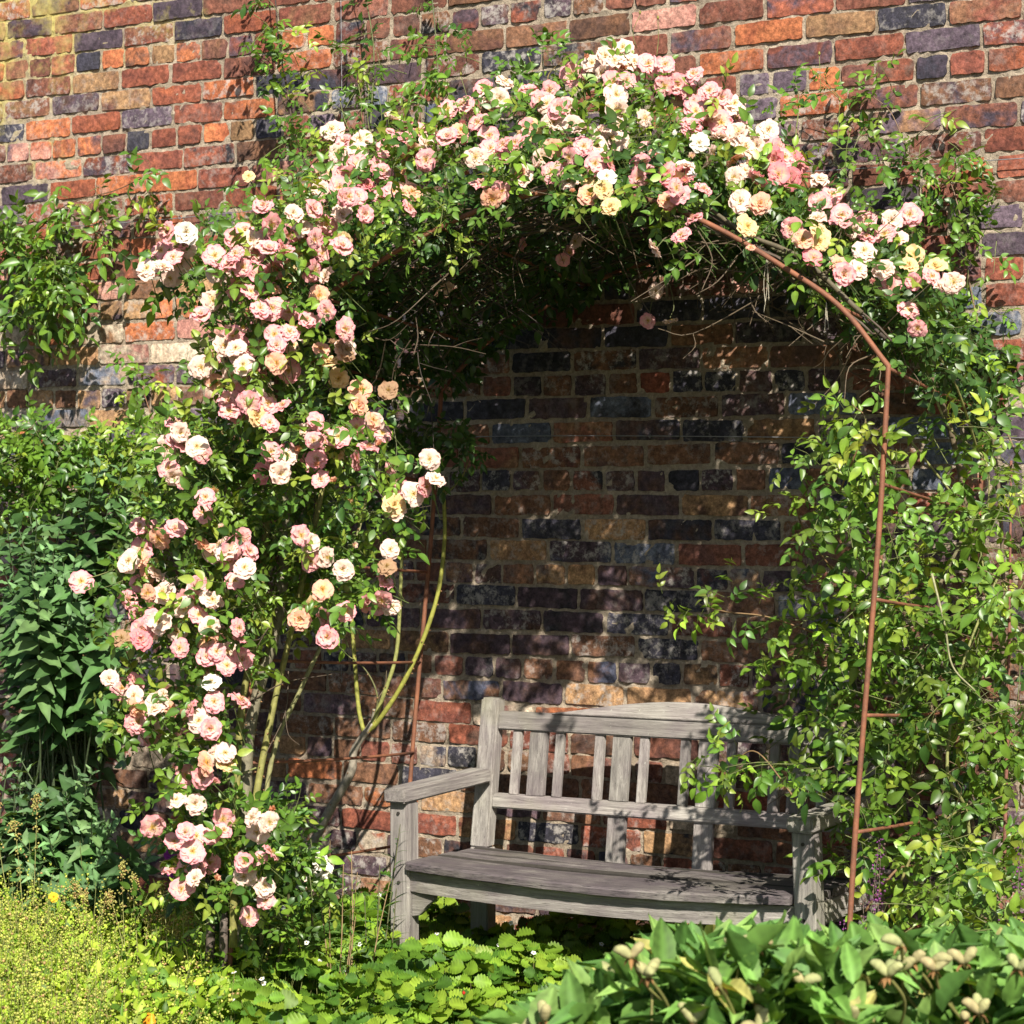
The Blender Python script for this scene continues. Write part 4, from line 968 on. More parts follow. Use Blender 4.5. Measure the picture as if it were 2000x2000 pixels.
# forked rose with bare green canes against the wall, left of the bench
R5 = empty('forked_rose', base_at(585, 1740, .42), 'bare forked rose trunk with green canes leaning against the wall left of the bench', 'rose')
stem, fol = MC(), MC()
for k, (pts, r0, r1, c) in enumerate((([(570, 1800, .42), (595, 1690, .42), (640, 1590, .42), (685, 1510, .42), (692, 1465, .42), (728, 1412, .42)], .0175, .012, (.30, .26, .20)),
    ([(710, 1428, .42), (700, 1380, .41), (692, 1280, .40), (686, 1180, .38), (690, 1050, .35)], .0075, .006, (.28, .28, .05)),
    ([(712, 1435, .42), (745, 1400, .42), (800, 1310, .40), (850, 1180, .36), (868, 1060, .32), (866, 950, .30)], .0085, .006, (.30, .30, .05)),
    ([(725, 1420, .42), (752, 1350, .42), (775, 1270, .40), (783, 1130, .38), (787, 1020, .36)], .0075, .0055, (.27, .28, .08)),
    ([(730, 1410, .42), (737, 1360, .43), (715, 1310, .44), (672, 1275, .46)], .0035, .002, (.14, .14, .05)),
    ([(738, 1365, .41), (752, 1340, .40), (755, 1310, .40)], .002, .001, (.18, .14, .08)),
    ([(866, 970, .3), (900, 935, .3), (915, 900, .3)], .003, .002, (.22, .24, .06)),
    ([(728, 1412, .42), (732, 1385, .42)], .008, .007, (.26, .23, .17)))):
    tube(stem, spline([at(*p) for p in pts], 7), r0, r1, 8, c, knobs=.05); thorns(stem, spline([at(*p) for p in pts], 7), r0 * .9)
P = scatter([(880, 900, 50, 40, .2, .4, 8), (790, 1000, 30, 30, .2, .4, 5), (905, 860, 40, 30, .2, .35, 5), (830, 880, 40, 30, .2, .4, 5)], at)
shoots(fol, stem, P, rng.normal(0, 1, (len(P), 3)) + np.array([0, -.3, .5]), rng.uniform(.06, .14, len(P)), .032, G_DARK, ROSE)
stem.build('cane', M_CANE, R5); fol.build('foliage', M_LEAF, R5)

# ------------------------------------------------------------------ leafy climber on the right leg
R6 = empty('leafy_climber', base_at(1840, 1850, .5), 'yellow-green leafy climber without flowers filling the right side behind the rusty post', 'climbing plant')
fol, stem = MC(), MC()
RB = [(u, v, ru, rv, a, b, n * .52) for (u, v, ru, rv, a, b, n) in [(1740, 915, 70, 45, .9, 1.15, 12), (1640, 960, 60, 30, .8, 1.15, 6), (1670, 1040, 45, 40, .7, 1.1, 7), (1740, 1030, 90, 50, .5, 1.0, 13), (1850, 1080, 130, 60, .3, 1.0, 26), (1900, 860, 90, 70, .2, .7, 16),
      (1960, 980, 60, 80, .2, .8, 14), (1680, 1150, 65, 50, .5, 1.0, 13), (1760, 1180, 120, 60, .3, 1.0, 22), (1900, 1200, 110, 70, .3, .9, 22), (1600, 1200, 40, 30, .6, 1.0, 5)]]
RM = [(u, v, ru, rv, a, b, n * .60) for (u, v, ru, rv, a, b, n) in [(1650, 1290, 95, 55, .25, .9, 24), (1780, 1300, 130, 80, .2, .9, 30), (1920, 1340, 90, 100, .2, .9, 26), (1600, 1370, 45, 35, .12, .35, 9), (1680, 1400, 100, 60, .3, .9, 20), (1820, 1450, 120, 80, .2, .9, 28), (1940, 1500, 70, 100, .2, .9, 22),
      (1690, 1480, 55, 50, .6, 1.0, 10), (1510, 1480, 30, 20, .85, .98, 2), (1440, 1510, 35, 25, .85, .98, 3), (1560, 1500, 30, 25, .88, 1.0, 2), (1610, 1540, 45, 40, .85, 1.0, 6), (1660, 1620, 40, 50, .8, 1.0, 6), (1760, 1600, 120, 80, .3, .95, 24), (1900, 1650, 100, 80, .3, .95, 22), (1700, 1720, 90, 50, .3, .9, 12), (1990, 1200, 40, 300, .2, .9, 20)]]
RY = [(1880, 1740, 120, 60, .5, 1.1, 22), (1960, 1780, 60, 60, .5, 1.2, 12), (1780, 1780, 80, 40, .4, 1.0, 10), (1960, 1120, 50, 60, .4, .9, 8)]
G_RM = [(4, (.075, .165, .02)), (3, (.12, .23, .025)), (.8, (.25, .34, .04)), (2.5, (.04, .10, .016))]
for BB, pal in ((RB, G_YEL), (RM, G_RM), (RY, G_YEL)):
    P = scatter(BB, at, 1.0)
    pu = np.array([1000 + F_PX * ((p - CAM) @ RT) / ((p - CAM) @ FW) for p in P]); pv = np.array([V0 - F_PX * (p[2] - H) / ((p - CAM) @ FW) for p in P])
    P = P[~((pu < 1650) & (pv > 1550) & (P[:, 1] < -.35))]
    shoots(fol, stem, P, rng.normal(0, 1, (len(P), 3)) * .8 + np.array([-.2, -.5, .1]), rng.uniform(.09, .22, len(P)), .047, pal, CREEP + ROSE[:2], 5, .048, .6, young=(.30, .36, .05))
loose(fol, scatter(RM + RB, lambda u, v, d: at(u, v, max(.06, d - .3)), .55), .040, G_MID, CREEP + ROSE[:2])
for pts in ([(1600, 1240, .8), (1500, 1205, .9), (1420, 1195, .95), (1365, 1180, .95)], [(1560, 1570, .9), (1480, 1470, .9), (1430, 1490, .9)], [(1700, 1200, .7), (1560, 1010, .9), (1640, 900, 1.0), (1735, 820, 1.05), (1690, 800, 1.08)], [(1640, 960, 1.1), (1690, 830, 1.12), (1665, 790, 1.1)]):
    sp = spline([at(*p) for p in pts], 7); tube(stem, sp, .0028, .0014, 5, (.20, .12, .05), cap=False)
    k = sp[4::2]; shoots(fol, None, k, rng.normal(0, 1, (len(k), 3)) * .7 + np.array([-.3, -.5, -.2]), np.full(len(k), .05), .038, G_YEL, CREEP, 5, .04, young=(.40, .34, .08))
for pts, r0, c in (([(1850, 1850, .45), (1840, 1500, .5), (1800, 1250, .5), (1880, 1050, .4)], .008, (.18, .15, .08)), ([(1900, 1850, .5), (1890, 1600, .6), (1850, 1500, .7), (1880, 1300, .6), (1960, 1100, .5)], .006, (.24, .25, .08)),
                   ([(1820, 1120, .9), (1845, 1220, .9), (1860, 1300, .88), (1905, 1350, .85)], .0035, (.34, .33, .18)), ([(1760, 1720, .9), (1800, 1640, .9), (1890, 1570, .9)], .004, (.26, .24, .08)), ([(1690, 1780, .95), (1750, 1700, .9), (1800, 1690, .8)], .0045, (.20, .11, .05)),
                   ([(1770, 850, .5), (1900, 1030, .4), (1930, 1200, .4)], .004, (.22, .22, .07)), ([(1800, 690, .5), (1850, 830, .4), (1925, 900, .35), (1930, 1010, .3)], .004, (.30, .30, .12)), ([(1960, 1750, .4), (1970, 1300, .35), (1975, 900, .3)], .006, (.22, .09, .06))):
    tube(stem, spline([at(*p) for p in pts], 7), r0, r0 * .6, 6, c, knobs=.04)
twigs(stem, [(1780, 1300, 200, 250, .2, .7, 50), (1850, 1600, 150, 200, .2, .7, 24)], at, 1, (.16, .11, .06), .35)
stem.build('cane', M_CANE, R6); fol.build('foliage', M_LEAF, R6)

# ------------------------------------------------------------------ shoots climbing the wall
def wall_climber(label, stems, blobs, pal, tm, size, group=None, base=(0, 0, 0), name='wall_climber', n=5, young=None, dens=1, cat='climbing plant', L=(.07, .16), extra=0):
    root = empty(name, base, label, cat, group); fol, stem = MC(), MC()
    for pts, r0, c in stems: 
        sp = spline([at(*p) for p in pts], 7); tube(stem, sp, r0, r0 * .5, 6, c, knobs=.04)
        k = sp[3::3]
        if r0 < .006: shoots(fol, None, k, rng.normal(0, 1, (len(k), 3)) * .7 + np.array([0, -.5, 0]), np.full(len(k), .045), size * .9, pal, tm, n, .035)
    if blobs:
        P = scatter(blobs, at, dens); shoots(fol, stem, P, rng.normal(0, 1, (len(P), 3)) * .8 + np.array([0, -.5, .1]), rng.uniform(*L, len(P)), size, pal, tm, n, .036, .5, young=young)
        if extra: loose(fol, scatter(blobs, at, extra), size, pal, tm, n)
    stem.build('stem', M_CANE, root); fol.build('foliage', M_LEAF, root); return root
GR = 'green shoots climbing the brick wall'
wall_climber('leafy green creeper hanging on the sunlit wall near the left edge, above the shrubs', [([(0, 470, .1), (60, 460, .1), (130, 400, .09), (230, 370, .08), (310, 330, .06)], .003, (.15, .09, .05)), ([(50, 430, .1), (80, 480, .12), (110, 540, .14), (160, 600, .14)], .003, (.24, .13, .06))],
    [(60, 455, 70, 45, .08, .22, 13), (30, 520, 50, 50, .08, .22, 9), (100, 530, 60, 50, .08, .24, 13), (120, 590, 50, 30, .1, .24, 10), (60, 605, 55, 32, .1, .24, 9), (10, 650, 15, 30, .1, .2, 2), (180, 390, 50, 20, .06, .12, 3), (205, 455, 25, 30, .06, .14, 3), (280, 350, 30, 12, .05, .08, 2)], G_MID, CREEP, .054, GR, at(0, 800, .1) * [1, 1, 0], young=(.25, .36, .05))
wall_climber('long dark stem with sparse leaflets climbing the wall top, left of the crown', [([(620, 400, .5), (600, 330, .35), (575, 260, .25), (560, 170, .2), (545, 90, .15), (538, 0, .12), (530, -100, .1)], .0048, (.06, .035, .025)), ([(600, 330, .35), (670, 260, .4), (665, 200, .35)], .003, (.1, .06, .03))],
    [(540, 60, 30, 40, .1, .25, 5), (560, 120, 35, 30, .12, .25, 4), (565, 215, 30, 30, .15, .3, 5), (590, 290, 40, 30, .2, .4, 6), (500, 20, 20, 30, .1, .2, 2)], G_MID, ROSE, .036, GR, at(600, 1800, .2) * [1, 1, 0], L=(.05, .1))
wall_climber('upright leafy shoots with small buds on the shaded wall above the crown', [([(720, 330, .45), (725, 220, .35), (730, 100, .2), (715, 0, .12), (700, -60, .1)], .003, (.12, .14, .05)), ([(850, 250, .4), (855, 150, .3), (850, 60, .15), (840, -40, .1)], .003, (.10, .12, .05)), ([(1020, 220, .5), (1040, 150, .4), (1030, 100, .35)], .0026, (.2, .14, .05)), ([(1090, 200, .5), (1070, 150, .42), (1110, 110, .4)], .0026, (.2, .14, .05))],
    [(720, 90, 60, 60, .1, .3, 5), (740, 160, 70, 40, .2, .4, 6), (840, 60, 50, 50, .08, .2, 4), (860, 140, 60, 40, .2, .4, 5), (930, 110, 40, 30, .2, .3, 2), (660, 230, 40, 40, .3, .5, 6), (1060, 130, 40, 30, .3, .5, 4)], G_MID, ROSE, .034, GR, at(800, 1800, .2) * [1, 1, 0], L=(.05, .12))
wall_climber('thin brown vine with scattered leaf sprigs on the sunlit wall right of the arch', [([(1990, 900, .08), (1945, 780, .08), (1895, 560, .08), (1880, 440, .08), (1850, 340, .07), (1820, 310, .06)], .0034, (.20, .13, .08)), ([(1790, 420, .15), (1795, 350, .12), (1770, 290, .1), (1740, 220, .08), (1700, 185, .07)], .0024, (.22, .14, .08)), ([(1870, 380, .08), (1830, 400, .09), (1780, 420, .1)], .0018, (.26, .17, .1)), ([(1550, 300, .4), (1560, 200, .2), (1550, 150, .12)], .0022, (.18, .2, .06))],
    [(1800, 230, 50, 20, .05, .12, 2), (1820, 290, 40, 30, .05, .14, 3), (1850, 350, 40, 25, .05, .12, 3), (1920, 400, 40, 25, .05, .12, 4), (1940, 460, 30, 20, .05, .12, 3), (1830, 350, 50, 30, .08, .15, 2), (1700, 260, 40, 40, .1, .25, 3), (1740, 190, 40, 15, .06, .12, 3), (1900, 520, 40, 50, .08, .2, 3), (1930, 620, 40, 60, .08, .2, 5), (1660, 180, 30, 20, .06, .12, 2), (1680, 310, 60, 30, .1, .3, 4)], G_MID, ROSE, .036, GR, at(1960, 1800, .1) * [1, 1, 0], young=(.28, .36, .06), L=(.05, .1))
wall_climber('bushy green climber along the wall behind the grey-leaved shrub, left of the arch', [([(380, 1000, .1), (330, 900, .1), (285, 780, .06), (278, 730, .05)], .003, (.2, .10, .05)), ([(120, 1300, .12), (150, 1000, .12), (200, 850, .12)], .008, (.14, .10, .06))],
    [(40, 862, 60, 38, .15, .4, 18), (120, 893, 70, 38, .12, .38, 16), (210, 890, 70, 38, .12, .35, 18), (320, 862, 80, 32, .1, .35, 18), (400, 872, 60, 40, .1, .4, 12), (50, 920, 70, 60, .15, .45, 22), (280, 920, 80, 60, .1, .35, 20), (340, 990, 90, 50, .1, .35, 16), (150, 950, 70, 50, .1, .3, 14), (40, 1000, 60, 50, .1, .3, 12), (275, 730, 25, 20, .04, .1, 2), (440, 940, 80, 80, .1, .3, 12)], G_MID, ROSE + CREEP[:1], .040, GR, at(150, 1800, .1) * [1, 1, 0], young=(.20, .34, .05), extra=1.5)

# ------------------------------------------------------------------ grey-leaved shrubs on the left
def shrub(label, tips, base_uv, size, group, extra):
    b = base_at(*base_uv); root = empty('broadleaf_shrub', b, label, 'shrub', group); fol, stem = MC(), MC()
    P, Dd, Nn, Sz, Cc = [], [], [], [], []; tipsP = []
    for (u, v, d) in tips:
        tip = at(u, v, d); st = b + np.array([rnd.uniform(-.25, .25), rnd.uniform(-.1, .1), 0]); hgt = tip[2]
        mid = st * .5 + tip * .5 + np.array([0, 0, .12 * hgt]); sp = spline([st, mid, tip], 10)
        tube(stem, sp, .0045, .0018, 6, (.07, .10, .04), cap=False); n = len(sp)
        Lr = min(n - 2, max(6, int(.5 / (max(hgt, .3) / n))))
        c = pickcols(G_BUD, 1)[0]
        s0 = sp[-1]; steps = int(.52 / .042)
        seg = np.linalg.norm(np.diff(sp, axis=0), axis=1); cum = np.concatenate([[0], np.cumsum(seg[::-1])])
        for k in range(steps):
            dist = k * .042
            if dist > cum[-1] - .05: break
            q = np.array([np.interp(dist, cum, sp[::-1, a]) for a in range(3)]); tg = unit(sp[-1] - sp[-4])
            sz = size * min(1, .35 + k * .16) * rnd.uniform(.85, 1.15); ph = (k % 2) * math.pi / 2 + rnd.uniform(-.3, .3)
            e1 = unit(np.cross(tg, [.2, 1, .1])); e2 = np.cross(tg, e1)
            for sg in (1, -1):
                sd = sg * (math.cos(ph) * e1 + math.sin(ph) * e2)
                lift = max(-.2, 1.1 - k * .3)
                P.append(q); Dd.append(sd + tg * max(.15, lift) + np.array([0, -.15, .0])); Nn.append(tg * .8 + np.array([.1, -.35, .5]) + rng.normal(0, .2, 3)); Sz.append(sz)
                Cc.append(c * math.exp(rnd.gauss(0, .12)) * (1.35 if k < 2 else 1) + (np.array([.05, .06, .05]) if k < 2 else 0))
    E = scatter(extra, at)
    for q in E:
        P.append(q); Dd.append(rng.normal(0, 1, 3) + np.array([0, -.4, .05])); Nn.append(np.array([.2, -.45, .8]) + rng.normal(0, .4, 3)); Sz.append(size * rnd.uniform(.7, 1.1)); Cc.append(pickcols(G_BUD, 1)[0])
    P, Dd, Nn, Sz, Cc = map(np.array, (P, Dd, Nn, Sz, Cc)); ti = rng.integers(0, len(BUDD), len(P)); R = frame(Dd, Nn)
    for k in range(len(BUDD)):
        m = ti == k; stamp(fol, BUDD[k], R[m], P[m], Sz[m] * 1.0, Cc[m])
    stem.build('stem', M_CANE, root); fol.build('foliage', M_SOFT, root)
GS = 'grey-green shrubs along the left edge'
tips = [(rnd.uniform(lo, hi), v + rnd.uniform(-25, 25), rnd.uniform(d0, d1)) for (lo, hi, v, d0, d1, n) in ((180, 280, 900, .6, .8, 4), (0, 90, 1010, .6, .9, 5), (60, 150, 1100, .8, 1.1, 7), (100, 250, 1000, .5, .8, 5), (0, 80, 1140, .9, 1.15, 6), (120, 240, 1190, .8, 1.1, 7), (0, 120, 1240, .6, .9, 4), (150, 290, 1290, .5, .8, 5), (0, 240, 1370, .2, .45, 5), (240, 320, 1280, .5, .7, 3)) for _ in range(n)]
shrub('tall grey-green shrub with long pointed leaves at the left edge, below the bushy climber', tips, (110, 1800, .65), .102, GS, [(100, 1250, 130, 150, .25, .6, 90), (100, 1450, 130, 70, .1, .35, 40), (60, 1080, 80, 80, .4, .7, 40), (90, 1400, 140, 120, .12, .4, 60)])
tips = [(rnd.uniform(lo, hi), v + rnd.uniform(-20, 20), rnd.uniform(d0, d1)) for (lo, hi, v, d0, d1, n) in ((0, 60, 1500, .9, 1.1, 4), (120, 200, 1520, .9, 1.1, 5), (20, 130, 1560, .9, 1.2, 7), (100, 230, 1610, .9, 1.2, 8), (0, 100, 1640, 1.0, 1.25, 6), (180, 300, 1660, .9, 1.2, 6), (40, 250, 1710, 1.0, 1.3, 9)) for _ in range(n)]
shrub('lower broadleaf shrub in front of the tall grey-green one, above the seeding meadow', tips, (110, 1850, 1.0), .10, GS, [(120, 1640, 140, 90, .7, 1.0, 60), (60, 1720, 90, 50, .8, 1.1, 25)])

# ------------------------------------------------------------------ herbs and ground cover
def herb_stems(name, label, cat, spots, pal, tm, leafL, hgt, col, group=None, kind=None, lean=.12, step=.022, tipcol=None):
    root = empty(name, (*spots[0][:2], 0), label, cat, group, kind); fol, stem = MC(), MC(); P, Dd, Nn, Sz, Cc = [], [], [], [], []
    for (x, y, h) in spots:
        top = np.array([x + rnd.gauss(0, lean) * h, y + rnd.gauss(0, lean) * h, h]); st = np.array([x, y, -.01])
        sp = spline([st, (st + top) / 2 + rng.normal(0, .012, 3), top], 6); tube(stem, sp, .0028, .0012, 5, col, cap=False)
        for k in range(int(h / step)):
            s = k * step / h; q = np.array([np.interp(s, np.linspace(0, 1, len(sp)), sp[:, a]) for a in range(3)])
            if s < .12: continue
            an = k * 2.4 + rnd.uniform(-.3, .3)
            P.append(q); Dd.append((math.cos(an), math.sin(an), .75)); Nn.append((-.4 * math.cos(an), -.4 * math.sin(an), 1)); Sz.append(leafL * rnd.uniform(.7, 1.1) * (1 - .5 * s * s)); Cc.append(pickcols(pal, 1)[0])
    P, Dd, Nn, Sz, Cc = map(lambda a: np.array(a, float), (P, Dd, Nn, Sz, Cc)); ti = rng.integers(0, len(tm), len(P)); R = frame(Dd, Nn)
    for k in range(len(tm)):
        m = ti == k; stamp(fol, tm[k], R[m], P[m], Sz[m], Cc[m])
    stem.build('stem', M_CANE, root); fol.build('foliage', M_HERB, root); return root
def xy(u, d, h=.0): p = at(u, 1700, d); return p[0], p[1]
G_LAN = [(3, (.16, .27, .07)), (2, (.11, .21, .05)), (1, (.24, .33, .09))]
sp1 = [(*xy(u, d), h) for u, d, h in ((640, 1.15, .42), (655, 1.2, .50), (668, 1.1, .46), (680, 1.2, .52), (692, 1.15, .40), (702, 1.2, .36), (625, 1.2, .36), (712, 1.1, .44), (650, 1.05, .56), (672, 1.25, .34))]
herb_stems('willowherb', 'clump of upright pale green willowherb stems between the rose bush and the bench', 'wildflower', sp1, G_LAN, LANCE, .075, .5, (.30, .20, .10), 'willowherb beside the bench')
sp2 = [(*xy(u, d), h) for u, d, h in ((738, .85, .56), (732, .88, .44), (745, .9, .38), (722, .86, .34))]
herb_stems('willowherb', 'dark green willowherb stem standing against the left front leg of the bench', 'wildflower', sp2, [(1, (.07, .16, .05))], LANCE, .07, .5, (.12, .12, .05), 'willowherb beside the bench')

# wild strawberries: a mat nobody could count
SB = empty('wild_strawberry_mat', (-3.2, -1.2, 0), 'mat of wild strawberry leaves with tiny white flowers and red berries in front of the bench', 'strawberry plants', None, 'stuff')
fol, stem, ber, flo = MC(), MC(), MC(), MC()
def proj(p):
    d = np.asarray(p) - CAM; z = d @ FW; return 1000 + F_PX * (d @ RT) / z, V0 - F_PX * d[2] / z, z
P, Nn, Sz, Cc = [], [], [], []
tries = 0
while len(P) < 3300 and tries < 60000:
    tries += 1
    X, Y = rnd.uniform(-5.0, -1.4), rnd.uniform(-3.1, -.12)
    u, v, z = proj((X, Y, .2))
    if u < 300 or u > 1800 or v > 2150: continue
    if u < 470 and rnd.random() < (470 - u) / 170 * .9: continue
    clump = .5 + .5 * math.sin(X * 9 + 1.3 * math.sin(Y * 7)) * math.cos(Y * 8 + X * 2)
    if rnd.random() > .35 + .65 * clump: continue
    behind = -.85 < Y
    h = (.13 + .12 * clump) * rnd.uniform(.55, 1.12)
    if 765 < u < 1600 and -.78 < Y < -.25: h *= .8
    P.append((X, Y, h)); 
for (X, Y, h) in P: Sz.append(rnd.uniform(.038, .060))
P = np.array(P); M = len(P); Sz = np.array(Sz)
stamp(stem, STICK, frame(np.tile([0, 0, 1.0], (M, 1)) + rng.normal(0, .25, (M, 3)), np.tile([1.0, 0, 0], (M, 1))), P * [1, 1, 0], np.stack([np.full(M, .0022), P[:, 2] * .96, np.full(M, .0022)], -1), np.tile([(.22, .24, .07)], (M, 1)))
ax = rng.uniform(0, 2 * math.pi, M); cc = pickcols([(4, (.20, .34, .03)), (3, (.13, .26, .025)), (2, (.28, .41, .04)), (2, (.07, .16, .02))], M)
nr = np.array([[.12, -.45, .8]]) + rng.normal(0, .42, (M, 3))
for k in range(3):
    an = ax + k * 2.094; d = np.stack([np.cos(an), np.sin(an), rng.uniform(-.15, .45, M)], -1)
    R = frame(d, nr + d * -.2); ti = rng.integers(0, 3, M)
    for q in range(3):
        m = ti == q; stamp(fol, STRAW[q], R[m], P[m] + unit(d[m]) * .004, Sz[m] * rng.uniform(.85, 1.1, m.sum()), cc[m])
for _ in range(150):
    k = rnd.randrange(M); p = P[k] + np.array([rnd.uniform(-.03, .03), rnd.uniform(-.04, .0), rnd.uniform(-.01, .035)])
    if rnd.random() < .5:                        # a berry
        stamp(ber, SEED, frame(np.array([[rnd.uniform(-.3, .3), -.2, -1]]), np.array([[0, 1.0, 0]])), p[None], np.array([[.012, .015, .012]]), np.array([(.48, .03, .015)]) if rnd.random() < .7 else np.array([(.42, .16, .04)]))
    else:                                        # five white petals and a yellow heart
        an = np.arange(5) * 1.2566 + rnd.uniform(0, 1); n_ = unit(np.array([.2, -.7, .8]) + rng.normal(0, .3, 3)); e1 = unit(np.cross(n_, [0, .3, 1.0])); e2 = np.cross(n_, e1)
        d = np.cos(an)[:, None] * e1 + np.sin(an)[:, None] * e2; p = p + np.array([0, -.01, .03])
        stamp(flo, leafpet := leaf_tmpl(3, .9, .6, 0, 0, .6), frame(d, np.tile(n_, (5, 1))), np.tile(p, (5, 1)), np.full(5, .0085), np.tile([(.80, .80, .76)], (5, 1)))
        stamp(flo, SEED, frame(n_[None], np.array([[1.0, .1, 0]])), p[None], np.array([[.005, .004, .005]]), np.array([(.6, .45, .05)]))
        stamp(stem, STICK, frame(np.array([[0, 0, -1.0]]), np.array([[1.0, 0, 0]])), p[None], np.array([[.0015, .08, .0015]]), np.array([(.26, .22, .09)]))
# low filler leaves so little soil shows
Q = rng.uniform([-5.0, -3.1, .015], [-1.4, -.1, .07], (2600, 3)); n0 = len(Q)
dd = rng.normal(0, 1, (n0, 3)) * [1, 1, .2]; R = frame(dd, np.tile([0, -.2, 1.0], (n0, 1)) + rng.normal(0, .2, (n0, 3)))
stamp(fol, STRAW[0], R, Q, rng.uniform(.03, .055, n0), pickcols([(2, (.09, .19, .03)), (1, (.14, .25, .04))], n0))
stem.build('stems', M_CANE, SB, kind='stuff'); fol.build('leaves', M_HERB, SB, kind='stuff'); ber.build('berries', M_POD, SB, kind='stuff'); flo.build('flowers', M_PETAL, SB, kind='stuff')

# seeding meadow plants at the lower left
MD = empty('seeding_meadow', (-5.2, -1.8, 0), 'dense patch of yellow-green seeding sorrel and low weeds at the lower left', 'meadow plants', None, 'stuff')
stem, seed, fol = MC(), MC(), MC()
cnt = 0; tries = 0; SP_, SD_, SS_, SC_ = [], [], [], []
while cnt < 950 and tries < 40000:
    tries += 1
    X, Y = rnd.uniform(-7.0, -3.6), rnd.uniform(-3.2, -.75); u, v, z = proj((X, Y, .28))
    if u > 480 or u < -120 or v > 2080 or v < 1700: continue
    if rnd.random() < (u / 480) ** 1.4 * .9: continue
    h = rnd.uniform(.18, .36) * (1.12 if u < 200 else .95) * (1.25 if rnd.random() < .06 else 1); cnt += 1
    st = np.array([X, Y, 0]); top = st + np.array([rnd.gauss(0, .16) * h, rnd.gauss(0, .16) * h, h]); sp = spline([st, (st + top) / 2 + rng.normal(0, .01, 3), top], 3)
    tube(stem, sp, .0014, .0008, 3, (.26, .28, .08), cap=False)
    for b in range(rnd.choice((2, 3, 4))):        # side branches carrying the seeds
        s0 = rnd.uniform(.4, .85); q0 = st + (top - st) * s0; dv = unit(np.array([rnd.gauss(0, .5), rnd.gauss(0, .5), 1])); l = h * rnd.uniform(.2, .4)
        for k in range(rnd.randint(9, 15)):
            SP_.append(q0 + dv * l * k / 12 + rng.normal(0, .0035, 3)); SD_.append(rng.normal(0, 1, 3)); SS_.append(rnd.uniform(.0040, .0105))
    
SP_ = np.array(SP_); M = len(SP_)
stamp(seed, SEED, frame(np.array(SD_), rng.normal(0, 1, (M, 3))), SP_, np.array(SS_)[:, None] * rng.uniform(.6, 1.5, (M, 3)), pickcols([(4, (.60, .62, .15)), (3, (.50, .58, .10)), (.7, (.54, .38, .16)), (3.5, (.34, .48, .05))], M))
pts = []
while len(pts) < 7600:
    X, Y = rnd.uniform(-7.0, -3.7), rnd.uniform(-3.2, -.8); u, v, z = proj((X, Y, .2))
    if -120 < u < 480 and v < 2080: pts.append((X, Y, rnd.uniform(.02, .27)))
pts = np.array(pts); M = len(pts); dd = rng.normal(0, 1, (M, 3)) + [0, 0, .5]
for k, tm in enumerate((ROSE[0], CREEP[0], LANCE[0])):
    m = np.arange(M) % 3 == k; stamp(fol, tm, frame(dd[m], np.array([[.1, -.4, .8]]) + rng.normal(0, .35, (m.sum(), 3))), pts[m], rng.uniform(.022, .055, m.sum()), pickcols([(3, (.26, .40, .03)), (3, (.38, .50, .05)), (1.5, (.12, .24, .025))], m.sum()))
stem.build('stems', M_CANE, MD, kind='stuff'); seed.build('seed_heads', M_HERB, MD, kind='stuff'); fol.build('leaves', M_HERB, MD, kind='stuff')

# taller single seeding sorrels in front of the rose bush
def sorrel(u, d, h, label, c=(.30, .30, .10)):
    x, y = xy(u, d); root = empty('sorrel', (x, y, 0), label, 'wildflower', 'tall sorrel stalks')
    stem, seed = MC(), MC(); st = np.array([x, y, 0])
    for k in range(3):
        stem, seed = MC(), MC()
        top = st + np.array([rnd.gauss(0, .05), rnd.gauss(0, .05), h * rnd.uniform(.8, 1.05)]); sp = spline([st, (st + top) / 2 + rng.normal(0, .012, 3), top, top + np.array([rnd.uniform(-.03, .03), 0, -.015])], 6)
        tube(stem, sp, .0018, .0008, 4, c, cap=False)
        q = sp[len(sp) // 2:]; q = np.repeat(q, 9, 0) + rng.normal(0, .006, (len(q) * 9, 3)); M = len(q)
        stamp(seed, SEED, frame(rng.normal(0, 1, (M, 3)), rng.normal(0, 1, (M, 3))), q, rng.uniform(.005, .009, M), pickcols([(3, (.46, .44, .13)), (1, (.50, .34, .14))], M))
        stem.build('stem', M_CANE, root); seed.build('seed_head', M_HERB, root)
for u, d, h, lab in ((55, 1.35, .62, 'tall sorrel stalk with drooping seed head, leftmost, before the lower shrub'), (185, 1.4, .42, 'sorrel stalk arching right, before the middle of the lower shrub'), (262, 1.45, .47, 'thin upright sorrel stalk right of the lower shrub'),
                     (300, 1.45, .42, 'sorrel stalk with curled tip left of the two old rose stumps'), (350, 1.5, .46, 'thick-seeded sorrel directly before the old rose stumps'), (372, 1.45, .36, 'sorrel stalk just right of the thick-seeded one, by the rose bush')):
    sorrel(u, d, h, lab)

